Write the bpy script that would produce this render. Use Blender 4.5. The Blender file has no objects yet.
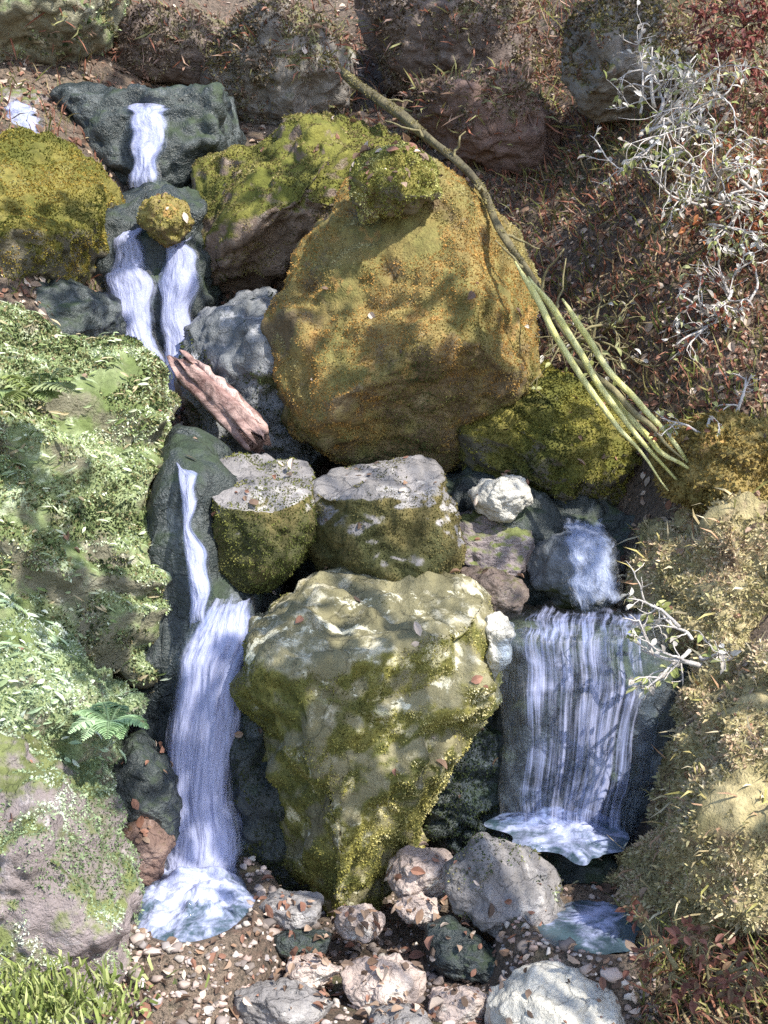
import bpy, bmesh, math, random
import numpy as np
from mathutils import Vector

random.seed(7)
RS = np.random.RandomState(11)
scene = bpy.context.scene
COL = scene.collection
W, H = 768, 1024
VFOV = math.radians(40.0)
PITCH = math.radians(-8.0)
F = (H / 2) / math.tan(VFOV / 2)
CAM = np.array([0.0, 0.0, 1.5])
FWD = np.array([0, math.cos(PITCH), math.sin(PITCH)])
UP = np.array([0, -math.sin(PITCH), math.cos(PITCH)])


def P(px, py, Y):
    """Point at world distance Y seen in direction (px, py) of the photograph."""
    d = FWD + np.array([1.0, 0, 0]) * (px - W / 2) / F + UP * (H / 2 - py) / F
    return CAM + d * (Y / d[1])


# ------------------------------------------------------------------ noise
def _hash(ix, iy, iz):
    n = (ix * 374761393 + iy * 668265263 + iz * 2147483647) & 0x7fffffff
    n = ((n ^ (n >> 13)) * 1274126177) & 0x7fffffff
    n = n ^ (n >> 16)
    return (n & 0xffff) / 65535.0


def vnoise(p):
    p = np.asarray(p, dtype=np.float64)
    i = np.floor(p).astype(np.int64)
    f = p - i
    f = f * f * f * (f * (f * 6 - 15) + 10)
    r = 0
    for dx in (0, 1):
        wx = f[:, 0] if dx else 1 - f[:, 0]
        for dy in (0, 1):
            wy = f[:, 1] if dy else 1 - f[:, 1]
            for dz in (0, 1):
                wz = f[:, 2] if dz else 1 - f[:, 2]
                r = r + wx * wy * wz * _hash(i[:, 0] + dx, i[:, 1] + dy, i[:, 2] + dz)
    return r * 2 - 1


def fbm(p, octv=4, gain=0.5):
    p = np.asarray(p, dtype=np.float64)
    a, s, t = 1.0, 0, 0
    for k in range(octv):
        s = s + a * vnoise(p * (2.03 ** k) + 17.3 * k)
        t += a
        a *= gain
    return s / t


# ------------------------------------------------------------------ object helpers
def tag(o, label=None, cat=None, group=None, kind=None):
    if label: o['label'] = label
    if cat: o['category'] = cat
    if group: o['group'] = group
    if kind: o['kind'] = kind
    return o


def mesh_obj(name, verts, faces, mat, parent=None, loc=None, smooth=True, cols=None, uvs=None):
    me = bpy.data.meshes.new(name)
    verts = np.asarray(verts, dtype=np.float64)
    if loc is not None:
        verts = verts - np.asarray(loc)
    me.from_pydata(verts.tolist(), [], faces.tolist() if hasattr(faces, 'tolist') else faces)
    if smooth:
        me.polygons.foreach_set('use_smooth', [True] * len(me.polygons))
    if cols is not None:
        at = me.color_attributes.new('tint', 'FLOAT_COLOR', 'POINT')
        c = np.ones((len(verts), 4)); c[:, :3] = cols
        at.data.foreach_set('color', c.ravel())
    if uvs is not None:
        ul = me.uv_layers.new(name='flow')
        idx = np.zeros(len(me.loops), dtype=np.int32)
        me.loops.foreach_get('vertex_index', idx)
        ul.data.foreach_set('uv', np.asarray(uvs)[idx].ravel())
    me.update()
    o = bpy.data.objects.new(name, me)
    COL.objects.link(o)
    me.materials.append(mat)
    if loc is not None and parent is None:
        o.location = loc
    if parent is not None:
        o.parent = parent
    return o


def empty(name, loc):
    o = bpy.data.objects.new(name, None)
    o.empty_display_size = 0.05
    o.location = loc
    COL.objects.link(o)
    return o


# ------------------------------------------------------------------ materials
class NT:
    def __init__(self, name):
        self.m = bpy.data.materials.new(name)
        self.m.use_nodes = True
        self.t = self.m.node_tree
        self.t.nodes.clear()
        self.out = self.n('ShaderNodeOutputMaterial')

    def n(self, typ, **kw):
        nd = self.t.nodes.new(typ)
        for k, v in kw.items():
            if isinstance(k, str) and hasattr(nd, k) and k not in ('inputs',):
                setattr(nd, k, v)
        return nd

    def l(self, a, b):
        self.t.links.new(a, b)

    def noise(self, vec, scale, detail=6, rough=0.6, dist=0.0):
        nd = self.n('ShaderNodeTexNoise')
        nd.inputs['Scale'].default_value = scale
        nd.inputs['Detail'].default_value = detail
        nd.inputs['Roughness'].default_value = rough
        nd.inputs['Distortion'].default_value = dist
        self.l(vec, nd.inputs['Vector'])
        return nd.outputs['Fac']

    def mr(self, v, a, b, c=0.0, d=1.0, smooth=True):
        nd = self.n('ShaderNodeMapRange')
        nd.interpolation_type = 'SMOOTHSTEP' if smooth else 'LINEAR'
        self.l(v, nd.inputs['Value'])
        for k, x in zip(('From Min', 'From Max', 'To Min', 'To Max'), (a, b, c, d)):
            nd.inputs[k].default_value = x
        return nd.outputs['Result']

    def math(self, op, a, b):
        nd = self.n('ShaderNodeMath', operation=op)
        for k, x in enumerate((a, b)):
            if isinstance(x, (int, float)):
                nd.inputs[k].default_value = x
            else:
                self.l(x, nd.inputs[k])
        return nd.outputs[0]

    def mix(self, fac, a, b):
        nd = self.n('ShaderNodeMix', data_type='RGBA')
        for sock, x in ((nd.inputs[0], fac), (nd.inputs[6], a), (nd.inputs[7], b)):
            if isinstance(x, (int, float)):
                sock.default_value = x
            elif isinstance(x, tuple):
                sock.default_value = (*x, 1)
            else:
                self.l(x, sock)
        return nd.outputs[2]

    def bump(self, h, strength, dist, prev=None):
        nd = self.n('ShaderNodeBump')
        nd.inputs['Strength'].default_value = strength
        nd.inputs['Distance'].default_value = dist
        self.l(h, nd.inputs['Height'])
        if prev is not None:
            self.l(prev, nd.inputs['Normal'])
        return nd.outputs['Normal']


def rock_mat(name, c1, c2, pale, m1, m2, moss=0.5, wet=0.0, palef=0.5, up=0.6, m3=None):
    """Stone with mineral mottling, pale lichen, cracks and a cover of moss."""
    t = NT(name)
    co = t.n('ShaderNodeTexCoord').outputs['Object']
    geo = t.n('ShaderNodeNewGeometry')
    sep = t.n('ShaderNodeSeparateXYZ')
    t.l(geo.outputs['Normal'], sep.inputs[0])
    nz = sep.outputs['Z']
    big = t.noise(co, 2.6, 7, 0.62, 0.4)
    mid = t.noise(co, 11, 6, 0.65)
    fine = t.noise(co, 46, 6, 0.7)
    col = t.mix(t.mr(big, 0.35, 0.65), c1, c2)
    col = t.mix(t.math('MULTIPLY', t.mr(mid, 0.52, 0.66), palef), col, pale)
    lich = t.math('MULTIPLY', t.mr(t.noise(co, 6.5, 9, 0.72, 0.3), 0.565, 0.60), min(1.0, palef * 1.2))
    col = t.mix(lich, col, tuple(min(0.85, x * 1.25) for x in pale))
    vor = t.n('ShaderNodeTexVoronoi', feature='DISTANCE_TO_EDGE')
    vor.inputs['Scale'].default_value = 3.2
    dv = t.n('ShaderNodeVectorMath', operation='ADD')
    nz3 = t.n('ShaderNodeTexNoise'); nz3.inputs['Scale'].default_value = 3.5; nz3.inputs['Detail'].default_value = 8; t.l(co, nz3.inputs['Vector'])
    t.l(co, dv.inputs[0]); t.l(nz3.outputs['Color'], dv.inputs[1]); t.l(dv.outputs[0], vor.inputs['Vector'])
    crack = t.math('MAXIMUM', t.mr(vor.outputs['Distance'], 0.0, 0.035), t.mr(t.noise(co, 2.2, 3, 0.5), 0.50, 0.58))
    col = t.mix(t.mr(fine, 0.3, 0.7), col, t.mix(0.5, col, c1))
    dark = tuple(x * 0.45 for x in c1)
    col = t.mix(t.math('MULTIPLY', t.math('SUBTRACT', 1.0, crack), 0.35), col, dark)
    # moss
    mm = t.math('ADD', t.math('MULTIPLY', nz, up), t.math('MULTIPLY', t.math('SUBTRACT', big, 0.5), 1.6))
    mm = t.math('ADD', mm, t.math('MULTIPLY', t.math('SUBTRACT', mid, 0.5), 1.3))
    thr = 0.75 - 1.5 * moss
    mask = t.mr(mm, thr - 0.12, thr + 0.18)
    mcol = t.mix(t.mr(t.noise(co, 5.0, 5, 0.6), 0.38, 0.62), m1, m2)
    mcol = t.mix(t.mr(t.noise(co, 30, 4, 0.6), 0.35, 0.7), mcol, t.mix(0.55, mcol, tuple(x * 0.4 for x in m1)))
    if m3:
        mcol = t.mix(t.mr(t.noise(co, 8.0, 5, 0.7), 0.56, 0.66), mcol, m3)
    col = t.mix(mask, col, mcol)
    bs = t.n('ShaderNodeBsdfPrincipled')
    t.l(col, bs.inputs['Base Color'])
    ro = t.mr(mask, 0, 1, 0.72 - 0.5 * wet, 0.92 - 0.3 * wet, False)
    t.l(ro, bs.inputs['Roughness'])
    bs.inputs['Specular IOR Level'].default_value = 0.3 + 0.35 * wet
    h1 = t.math('ADD', t.math('MULTIPLY', mid, 1.0), t.math('MULTIPLY', crack, 0.15))
    nrm = t.bump(h1, 0.7, 0.03)
    nrm = t.bump(t.math('ADD', fine, t.math('MULTIPLY', t.noise(co, 130, 3, 0.6), 0.6)), 0.75, 0.012, nrm)
    t.l(nrm, bs.inputs['Normal'])
    t.l(bs.outputs[0], t.out.inputs['Surface'])
    return t.m


def leaf_mat(name, rough=0.6, trans=0.3):
    t = NT(name)
    at = t.n('ShaderNodeAttribute'); at.attribute_name = 'tint'
    bs = t.n('ShaderNodeBsdfPrincipled')
    t.l(at.outputs['Color'], bs.inputs['Base Color'])
    bs.inputs['Roughness'].default_value = rough
    bs.inputs['Specular IOR Level'].default_value = 0.3
    tr = t.n('ShaderNodeBsdfTranslucent')
    t.l(at.outputs['Color'], tr.inputs['Color'])
    mx = t.n('ShaderNodeMixShader'); mx.inputs[0].default_value = trans
    t.l(bs.outputs[0], mx.inputs[1]); t.l(tr.outputs[0], mx.inputs[2])
    t.l(mx.outputs[0], t.out.inputs['Surface'])
    return t.m


def bark_mat(name, c1, c2, scale=8.0, rough=0.85, stretch=(1, 1, 0.25)):
    t = NT(name)
    tc = t.n('ShaderNodeTexCoord')
    mp = t.n('ShaderNodeMapping'); mp.inputs['Scale'].default_value = stretch
    t.l(tc.outputs['Object'], mp.inputs['Vector'])
    a = t.noise(mp.outputs[0], scale, 8, 0.7, 0.6)
    b = t.noise(tc.outputs['Object'], scale * 4, 4, 0.6)
    col = t.mix(t.mr(a, 0.35, 0.65), c1, c2)
    col = t.mix(t.mr(b, 0.45, 0.7, 0, 0.5), col, tuple(x * 0.5 for x in c1))
    bs = t.n('ShaderNodeBsdfPrincipled')
    t.l(col, bs.inputs['Base Color']); bs.inputs['Roughness'].default_value = rough
    t.l(t.bump(a, 0.9, 0.03), bs.inputs['Normal'])
    t.l(bs.outputs[0], t.out.inputs['Surface'])
    return t.m


def water_fall_mat(name, dens=0.5, freq=14.0, low=0.8, foam=(0.52, 0.56, 0.82), soft=0.25):
    """Falling water: aerated white threads over clear glossy water."""
    t = NT(name)
    uv = t.n('ShaderNodeUVMap'); uv.uv_map = 'flow'
    mp = t.n('ShaderNodeMapping'); mp.inputs['Scale'].default_value = (freq, low, 1)
    t.l(uv.outputs[0], mp.inputs['Vector'])
    a = t.noise(mp.outputs[0], 1.0, 6, 0.62, 1.4)
    mp2 = t.n('ShaderNodeMapping'); mp2.inputs['Scale'].default_value = (freq * 3.3, low * 2.5, 1)
    t.l(uv.outputs[0], mp2.inputs['Vector'])
    b = t.noise(mp2.outputs[0], 1.0, 4, 0.6, 0.3)
    s = t.math('ADD', t.math('MULTIPLY', a, 0.65), t.math('MULTIPLY', b, 0.35))
    mp3 = t.n('ShaderNodeMapping'); mp3.inputs['Scale'].default_value = (2.2, 5.0, 1)
    t.l(uv.outputs[0], mp3.inputs['Vector'])
    s = t.math('ADD', s, t.math('MULTIPLY', t.math('SUBTRACT', t.noise(mp3.outputs[0], 1.0, 4, 0.6, 0.6), 0.5), 0.5))
    # thinning at the edges of the sheet
    sp = t.n('ShaderNodeSeparateXYZ'); t.l(uv.outputs[0], sp.inputs[0])
    e = t.math('MULTIPLY', sp.outputs['X'], t.math('SUBTRACT', 1.0, sp.outputs['X']))
    vf = t.math('FRACT', sp.outputs['Y'], 0.0)
    e = t.math('MULTIPLY', t.mr(e, 0.0, 0.18), t.mr(vf, 0.0, 0.10, 0.35, 1.0))
    e = t.math('MULTIPLY', e, t.mr(vf, 0.93, 1.0, 1.0, 0.5))
    s = t.math('SUBTRACT', s, t.math('MULTIPLY', t.math('SUBTRACT', 1.0, e), 0.36))
    c = 0.72 - 0.45 * dens
    mask = t.mr(s, c - soft * 0.5, c + soft * 0.5)
    fo = t.n('ShaderNodeBsdfPrincipled')
    fo.inputs['Base Color'].default_value = (*foam, 1)
    fo.inputs['Roughness'].default_value = 0.5
    fo.inputs['Specular IOR Level'].default_value = 0.25
    t.l(t.bump(s, 0.8, 0.02), fo.inputs['Normal'])
    tl = t.n('ShaderNodeBsdfTranslucent'); tl.inputs['Color'].default_value = (*foam, 1)
    fm = t.n('ShaderNodeMixShader'); fm.inputs[0].default_value = 0.3
    t.l(fo.outputs[0], fm.inputs[1]); t.l(tl.outputs[0], fm.inputs[2])
    tr = t.n('ShaderNodeBsdfTransparent'); tr.inputs['Color'].default_value = (0.86, 0.90, 0.96, 1)
    gl = t.n('ShaderNodeBsdfGlossy'); gl.inputs['Roughness'].default_value = 0.40
    t.l(t.bump(s, 0.9, 0.03), gl.inputs['Normal'])
    cl = t.n('ShaderNodeMixShader'); cl.inputs[0].default_value = 0.05
    t.l(tr.outputs[0], cl.inputs[1]); t.l(gl.outputs[0], cl.inputs[2])
    mx = t.n('ShaderNodeMixShader')
    t.l(mask, mx.inputs[0]); t.l(cl.outputs[0], mx.inputs[1]); t.l(fm.outputs[0], mx.inputs[2])
    t.l(mx.outputs[0], t.out.inputs['Surface'])
    return t.m


def pool_mat(name, foamamt=0.5, fall=0.34):
    t = NT(name)
    co = t.n('ShaderNodeTexCoord').outputs['Object']
    a = t.noise(co, 9, 6, 0.65, 1.2)
    b = t.noise(co, 40, 4, 0.6, 0.4)
    s = t.math('ADD', t.math('MULTIPLY', a, 0.7), t.math('MULTIPLY', b, 0.3))
    uvn = t.n('ShaderNodeUVMap'); uvn.uv_map = 'flow'
    spx = t.n('ShaderNodeSeparateXYZ'); t.l(uvn.outputs[0], spx.inputs[0])
    s = t.math('SUBTRACT', s, t.math('MULTIPLY', spx.outputs['X'], fall))
    c = 0.52 - 0.35 * foamamt
    mask = t.mr(s, c - 0.12, c + 0.16)
    col = t.mix(mask, (0.05, 0.085, 0.11), (0.42, 0.46, 0.70))
    bs = t.n('ShaderNodeBsdfPrincipled')
    t.l(col, bs.inputs['Base Color'])
    t.l(t.mr(mask, 0, 1, 0.06, 0.5), bs.inputs['Roughness'])
    t.l(t.bump(s, 0.6, 0.02), bs.inputs['Normal'])
    t.l(bs.outputs[0], t.out.inputs['Surface'])
    return t.m


def ground_mat():
    t = NT('forest_soil')
    co = t.n('ShaderNodeTexCoord').outputs['Object']
    a = t.noise(co, 1.6, 8, 0.65, 0.5)
    b = t.noise(co, 16, 6, 0.7)
    c = t.noise(co, 70, 4, 0.7)
    col = t.mix(t.mr(a, 0.35, 0.65), (0.14, 0.10, 0.075), (0.26, 0.20, 0.155))
    col = t.mix(t.mr(b, 0.5, 0.7), col, (0.17, 0.10, 0.075))
    col = t.mix(t.mr(c, 0.3, 0.6), (0.045, 0.038, 0.03), col)
    col = t.mix(t.mr(t.noise(co, 3.1, 5, 0.6), 0.55, 0.65, 0, 0.6), col, (0.09, 0.10, 0.035))
    bs = t.n('ShaderNodeBsdfPrincipled')
    t.l(col, bs.inputs['Base Color']); bs.inputs['Roughness'].default_value = 0.9
    t.l(t.bump(c, 0.8, 0.02, t.bump(b, 0.8, 0.05)), bs.inputs['Normal'])
    t.l(bs.outputs[0], t.out.inputs['Surface'])
    return t.m


M_LEAF = leaf_mat('leaf_tissue', 0.55, 0.28)
M_MOSS = leaf_mat('moss_tissue', 0.85, 0.15)
M_DRY = leaf_mat('dry_leaf_tissue', 0.75, 0.15)
M_GRND = ground_mat()
M_TWIG = bark_mat('silver_twig_bark', (0.52, 0.48, 0.46), (0.76, 0.72, 0.70), 20)
M_BROWNTWIG = bark_mat('brown_twig_bark', (0.20, 0.17, 0.09), (0.30, 0.27, 0.14), 16)
M_DARKTWIG = bark_mat('dark_branch_bark', (0.10, 0.085, 0.05), (0.19, 0.165, 0.09), 16)
M_STEM = bark_mat('yellow_green_stem', (0.66, 0.63, 0.20), (0.86, 0.84, 0.42), 18, 0.5)
M_LOG = bark_mat('wet_pink_wood', (0.19, 0.10, 0.09), (0.52, 0.36, 0.33), 9, 0.5, (0.25, 1, 1))
M_PALEWOOD = bark_mat('pale_wood', (0.40, 0.27, 0.25), (0.66, 0.52, 0.48), 14, 0.6)

OLIVE, GOLD, LIME = (0.10, 0.105, 0.030), (0.26, 0.20, 0.055), (0.25, 0.28, 0.07)

# ------------------------------------------------------------------ terrain
PROF = [(1150, 2.7), (1060, 3.05), (960, 3.55), (890, 3.9), (872, 4.12), (640, 4.6), (610, 4.75), (480, 4.95),
        (455, 5.15), (380, 5.4), (250, 5.75), (205, 6.0), (120, 6.35), (70, 6.9), (0, 7.5), (-60, 8.3)]
py_ = np.array([P(384, a, b) for a, b in PROF])
ty = np.concatenate([[-60, -3, 1.2, 2.2], py_[:, 1], [11, 16, 30, 60, 120]])
tz = np.concatenate([[-1.3, -0.9, -0.65, -0.45], py_[:, 2], [5.0, 8.0, 15, 24, 40]])
sm_y = np.concatenate([[-60, -3, 1.2, 2.2], [3.05, 4.5, 5.6, 7.5], [11, 16, 30, 60, 120]])
sm_z = np.concatenate([[-1.3, -0.9, -0.65, -0.45], [-0.12, 0.95, 2.0, 3.1], [5.0, 8.0, 15, 24, 40]])


BASINS = []          # (x, y, water level, rx, ry)
for px, py, Y, rx, ry in ((192, 905, 3.73, 0.17, 0.27), (596, 930, 3.60, 0.17, 0.18)):
    q = P(px, py, Y)
    BASINS.append((q[0], q[1], q[2], rx, ry))


def ground_z(x, y):
    x = np.asarray(x, float); y = np.asarray(y, float)
    zc = np.interp(y, ty, tz) - 0.05
    zs = np.interp(y, sm_y, sm_z)
    k = np.clip((np.abs(x + 0.1) - 0.65) / 0.6, 0, 1)
    k = k * k * (3 - 2 * k)
    z = zc * (1 - k) + zs * k
    near = np.clip((y - 2.2) / 1.5, 0, 1)
    near = np.clip((y - 3.0) / 1.2, 0, 1)
    z = z + near * (0.42 * np.clip(x - 0.8, 0, 4) + 0.35 * np.clip(-x - 0.85, 0, 4))
    p = np.stack([x, y, np.zeros_like(x)], -1).reshape(-1, 3)
    up_ = np.clip((p[:, 1] - 4.6) / 0.6, 0, 1) * np.clip((p[:, 0] - 0.2) / 0.5, 0, 1)
    n = up_ * 0.16 * fbm(p * 3.3 + 4, 3) + 0.10 * fbm(p * 1.7, 3) + 0.045 * fbm(p * 6 + 9, 4)
    z = z + n.reshape(x.shape) * (0.45 + 0.55 * k) - 0.06 * (1 - k) * near
    for bx, by, bz, rx, ry in BASINS:
        r = np.hypot((x - bx) / rx, (y - by) / ry) + 0.25 * n.reshape(x.shape) / 0.1 * 0.3
        bowl = bz - 0.045 + 0.06 * np.clip(r, 0, 1.15) ** 2
        w = np.clip((1.9 - r) / 0.65, 0, 1); w = w * w * (3 - 2 * w)
        z = z * (1 - w) + bowl * w
    return z


def build_ground():
    xs = np.concatenate([-np.geomspace(120, 2.3, 24), np.linspace(-2.2, 2.2, 220), np.geomspace(2.3, 120, 24)])
    ys = np.concatenate([np.linspace(-60, 1.6, 30), np.linspace(1.8, 9, 340), np.geomspace(9.2, 120, 34)])
    X, Y = np.meshgrid(xs, ys)
    Z = ground_z(X, Y)
    v = np.stack([X, Y, Z], -1).reshape(-1, 3)
    nx, ny = len(xs), len(ys)
    i = np.arange(nx * ny).reshape(ny, nx)
    f = np.stack([i[:-1, :-1], i[:-1, 1:], i[1:, 1:], i[1:, :-1]], -1).reshape(-1, 4)
    o = mesh_obj('ground', v, f, M_GRND)
    tag(o, 'brown leaf strewn soil of the steep stream gully', 'ground', kind='structure')


build_ground()

class MB:
    def __init__(s): s.v, s.f, s.c, s.n = [], [], [], 0

    def add(s, v, f, c=None):
        s.v.append(np.asarray(v)); s.f += [[i + s.n for i in q] for q in f]
        s.n += len(v)
        if c is not None: s.c.append(np.broadcast_to(c, (len(v), 3)))

    def build(s, name, mat, parent=None, loc=None, smooth=True):
        v = np.concatenate(s.v)
        c = np.concatenate(s.c) if s.c else None
        if parent is not None: v = v - np.array(parent.location)
        return mesh_obj(name, v, s.f, mat, parent, loc, smooth, c)


def leaf(base, d, up, L, Wd, fold=0.25):
    d = d / np.linalg.norm(d); s = np.cross(d, up); s /= max(np.linalg.norm(s), 1e-6); u = np.cross(s, d)
    a, c = s * Wd / 2 + u * fold * Wd, -s * Wd / 2 + u * fold * Wd
    v = [base, base + d * L * 0.28 + a * 0.9, base + d * L * 0.62 + a, base + d * L * 0.86 + a * 0.5 - u * L * 0.06, base + d * L - u * L * 0.16,
         base + d * L * 0.82 + c * 0.6 - u * L * 0.06, base + d * L * 0.55 + c, base + d * L * 0.25 + c * 0.8, base + d * L * 0.5]
    return np.array(v), [[8, q, (q + 1) % 8] for q in range(8)]


# ------------------------------------------------------------------ rocks
_ico = {}


def ico(sub):
    if sub not in _ico:
        bm = bmesh.new()
        bmesh.ops.create_icosphere(bm, subdivisions=sub, radius=1.0)
        v = np.array([a.co[:] for a in bm.verts])
        f = np.array([[a.index for a in b.verts] for b in bm.faces])
        bm.free()
        _ico[sub] = (v / np.linalg.norm(v, axis=1)[:, None], f)
    return _ico[sub]


def vert_normals(v, f):
    a, b, c = v[f[:, 0]], v[f[:, 1]], v[f[:, 2]]
    fn = np.cross(b - a, c - a)
    n = np.zeros_like(v)
    for k in range(3):
        np.add.at(n, f[:, k], fn)
    return n / np.maximum(np.linalg.norm(n, axis=1), 1e-12)[:, None]


ROCKS = {}


def rock(name, outline, Y, depth, mat, label=None, cat='rock', p=2.5, rough=0.05, facets=5, sub=6, lean=0.0,
         strata=0.0, kind=None, group=None, seed=0, clip=0.82, planes=(), lump=0.0):
    rs = np.random.RandomState(seed + int(abs(outline[0][0]) * 3 + abs(outline[0][1]) * 7))
    pts = np.array([P(a, b, Y) for a, b in outline])[:, [0, 2]]
    # centroid of the polygon
    q = np.roll(pts, -1, 0)
    cr = pts[:, 0] * q[:, 1] - q[:, 0] * pts[:, 1]
    A = cr.sum() / 2
    c = ((pts + q) * cr[:, None]).sum(0) / (6 * A)
    tt = np.linspace(0, 1, 40, endpoint=False)
    per = (pts[:, None] * (1 - tt)[None, :, None] + q[:, None] * tt[None, :, None]).reshape(-1, 2) - c
    th = np.arctan2(per[:, 1], per[:, 0]); rr = np.hypot(per[:, 0], per[:, 1])
    o = np.argsort(th); th, rr = th[o], rr[o]
    g = np.linspace(-math.pi, math.pi, 361)
    rg = np.interp(g, np.concatenate([th - 2 * math.pi, th, th + 2 * math.pi]), np.tile(rr, 3))
    ker = np.hanning(15); ker /= ker.sum()
    rg = np.convolve(np.concatenate([rg[-8:-1], rg, rg[1:8]]), ker, 'valid')
    size = math.sqrt(abs(A))
    n, f = ico(sub)
    l = np.hypot(n[:, 0], n[:, 2]); yy = n[:, 1]
    k = 1 / (l ** p + np.abs(yy) ** p) ** (1 / p)
    r = np.interp(np.arctan2(n[:, 2], n[:, 0]), g, rg)
    v = np.stack([n[:, 0] * r * k, yy * depth * k, n[:, 2] * r * k], -1)
    v[:, 1] += lean * v[:, 2]
    off = rs.rand(3) * 50
    # broken faces
    for _ in range(facets):
        d = rs.normal(size=3) * np.array([0.8, 1.2, 0.8]); d[1] = -abs(d[1]) if rs.rand() < 0.75 else d[1]
        d /= np.linalg.norm(d)
        s = v @ d
        lim = s.max() * (clip + 0.08 * rs.rand())
        ex = np.maximum(s - lim, 0)
        v = v - ex[:, None] * d * 0.85
    for pn, fr in planes:
        d = np.array(pn, float); d /= np.linalg.norm(d)
        s = v @ d
        ex = np.maximum(s - s.max() * fr, 0)
        v = v - ex[:, None] * d * 0.9
    nn = vert_normals(v, f)
    s0 = size * rough
    w = v + 0.10 * size * np.stack([vnoise(v * 2.2 / size + off + a) for a in (3, 41, 77)], -1)
    disp = s0 * 1.5 * fbm(w * 2.6 / size + off, 3) + s0 * 0.9 * fbm(w * 7 / size + off, 4)
    rid = 1 - np.abs(fbm(w * 4.2 / size + off * 2, 4)) * 2
    disp = disp - s0 * 0.8 * np.clip(rid - 0.55, 0, 1) + 0.010 * (1 - 2 * np.abs(fbm(w * 13 + off, 3))) * min(1, size * 2.5) + 0.007 * fbm(v * 30 + off, 3)
    if strata:
        disp = disp + strata * np.sin((w[:, 2] + 0.25 * w[:, 0]) * 38 + 3 * fbm(w * 4 + off, 3)) * (0.5 + 0.5 * fbm(w * 5, 2))
    if lump:
        b1 = np.abs(fbm(w * 9 + off, 3)); b2 = fbm(w * 19 + off, 3)
        disp = disp + lump * (1.6 * b1 + 0.9 * b2 - 0.3)
    v = v + nn * disp[:, None]
    loc = np.array([c[0], Y, c[1]])
    ob = mesh_obj(name, v + loc, f, mat, loc=loc)
    if kind: tag(ob, label, cat, group, kind)
    else: tag(ob, label, cat, group)
    ROCKS[ob.name] = (v, f, loc)
    return ob


def sample(v, f, n, rs):
    a, b, c = v[f[:, 0]], v[f[:, 1]], v[f[:, 2]]
    fn = np.cross(b - a, c - a); ar = np.linalg.norm(fn, axis=1)
    idx = rs.choice(len(f), n, p=ar / ar.sum())
    u = rs.rand(n, 2); sw = u.sum(1) > 1; u[sw] = 1 - u[sw]
    p = a[idx] + u[:, :1] * (b - a)[idx] + u[:, 1:] * (c - a)[idx]
    return p, fn[idx] / ar[idx][:, None]


def unit(a):
    return a / np.maximum(np.linalg.norm(a, axis=-1, keepdims=True), 1e-9)


def blades(base, direc, length, width, cols, rs, bend=0.5, tipc=None):
    """Two-segment tapered blades; base (n,3), direc unit (n,3)."""
    n = len(base)
    side = unit(np.cross(direc, rs.normal(size=(n, 3))))
    bd = unit(rs.normal(size=(n, 3)) + np.array([0, -0.4, -0.5])) * bend
    L = length[:, None]; Wd = width[:, None]
    mid = base + direc * L * 0.55 + bd * L * 0.12
    tip = base + direc * L * 0.9 + bd * L * 0.5
    v = np.stack([base - side * Wd * 0.4, base + side * Wd * 0.4, mid + side * Wd * 0.5, mid - side * Wd * 0.5, tip], 1).reshape(-1, 3)
    i = np.arange(n)[:, None] * 5
    quads = (i + np.array([0, 1, 2, 3])).tolist()
    tris = (i + np.array([3, 2, 4])).tolist()
    if tipc is None: tipc = cols
    cc = np.stack([cols * 0.8, cols * 0.8, cols, cols, tipc], 1).reshape(-1, 3)
    return v, quads + tris, cc


def moss(ob, pal, dens=9000, L=0.016, cover=0.5, up=0.6, seed=1, name='moss', wfac=0.5, down=0.0, patch=4.0, hz=0.0, hx=0.0, toff=0.0, aniso=1.0, var=0.10):
    """A moss cushion: thousands of tiny shoots on the stone, one part of the rock."""
    v, f, loc = ROCKS[ob.name]
    rs = np.random.RandomState(seed + len(f) + int(loc[0] * 100) % 97)
    fn = np.cross(v[f[:, 1]] - v[f[:, 0]], v[f[:, 2]] - v[f[:, 0]])
    area = np.linalg.norm(fn, axis=1).sum() / 2
    dens = dens * 2.6; L = L * 0.72
    N = int(dens * area)
    p, n = sample(v, f, N, rs)
    m = up * n[:, 2] + 0.9 * fbm(p * patch + loc + 5, 3) + 0.5 * fbm(p * 14 + loc, 2)
    keep = (m > 0.75 - 1.5 * cover) & (n[:, 1] < 0.45)
    p, n = p[keep], n[keep]
    k = len(p)
    if k < 10: return
    pal = np.array(pal)
    an = np.array([1, 1, aniso])
    t = fbm(p * 5 * an + loc + 3, 3) * 0.9 + 0.45 * fbm(p * 17 * an + loc, 2) + 0.5 + rs.normal(0, var, k)
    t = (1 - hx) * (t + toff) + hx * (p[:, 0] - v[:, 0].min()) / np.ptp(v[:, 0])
    t = (1 - hz) * t + hz * (p[:, 2] - v[:, 2].min()) / np.ptp(v[:, 2])
    t = np.clip(t, 0, 0.999) * (len(pal) - 1)
    i0 = t.astype(int); fr = (t - i0)[:, None]
    col = pal[i0] * (1 - fr) + pal[i0 + 1] * fr
    col = col * rs.uniform(0.82, 1.16, k)[:, None]
    d = unit(n + rs.normal(0, 0.55, (k, 3)) + np.array([0, 0, 0.25 - down]))
    ln = L * rs.uniform(0.5, 1.5, k)
    vv, ff, cc = blades(p - n * 0.003, d, ln, ln * wfac, col, rs, 0.7)
    mesh_obj(name, vv, ff, M_MOSS, parent=ob, cols=cc, smooth=False)


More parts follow.
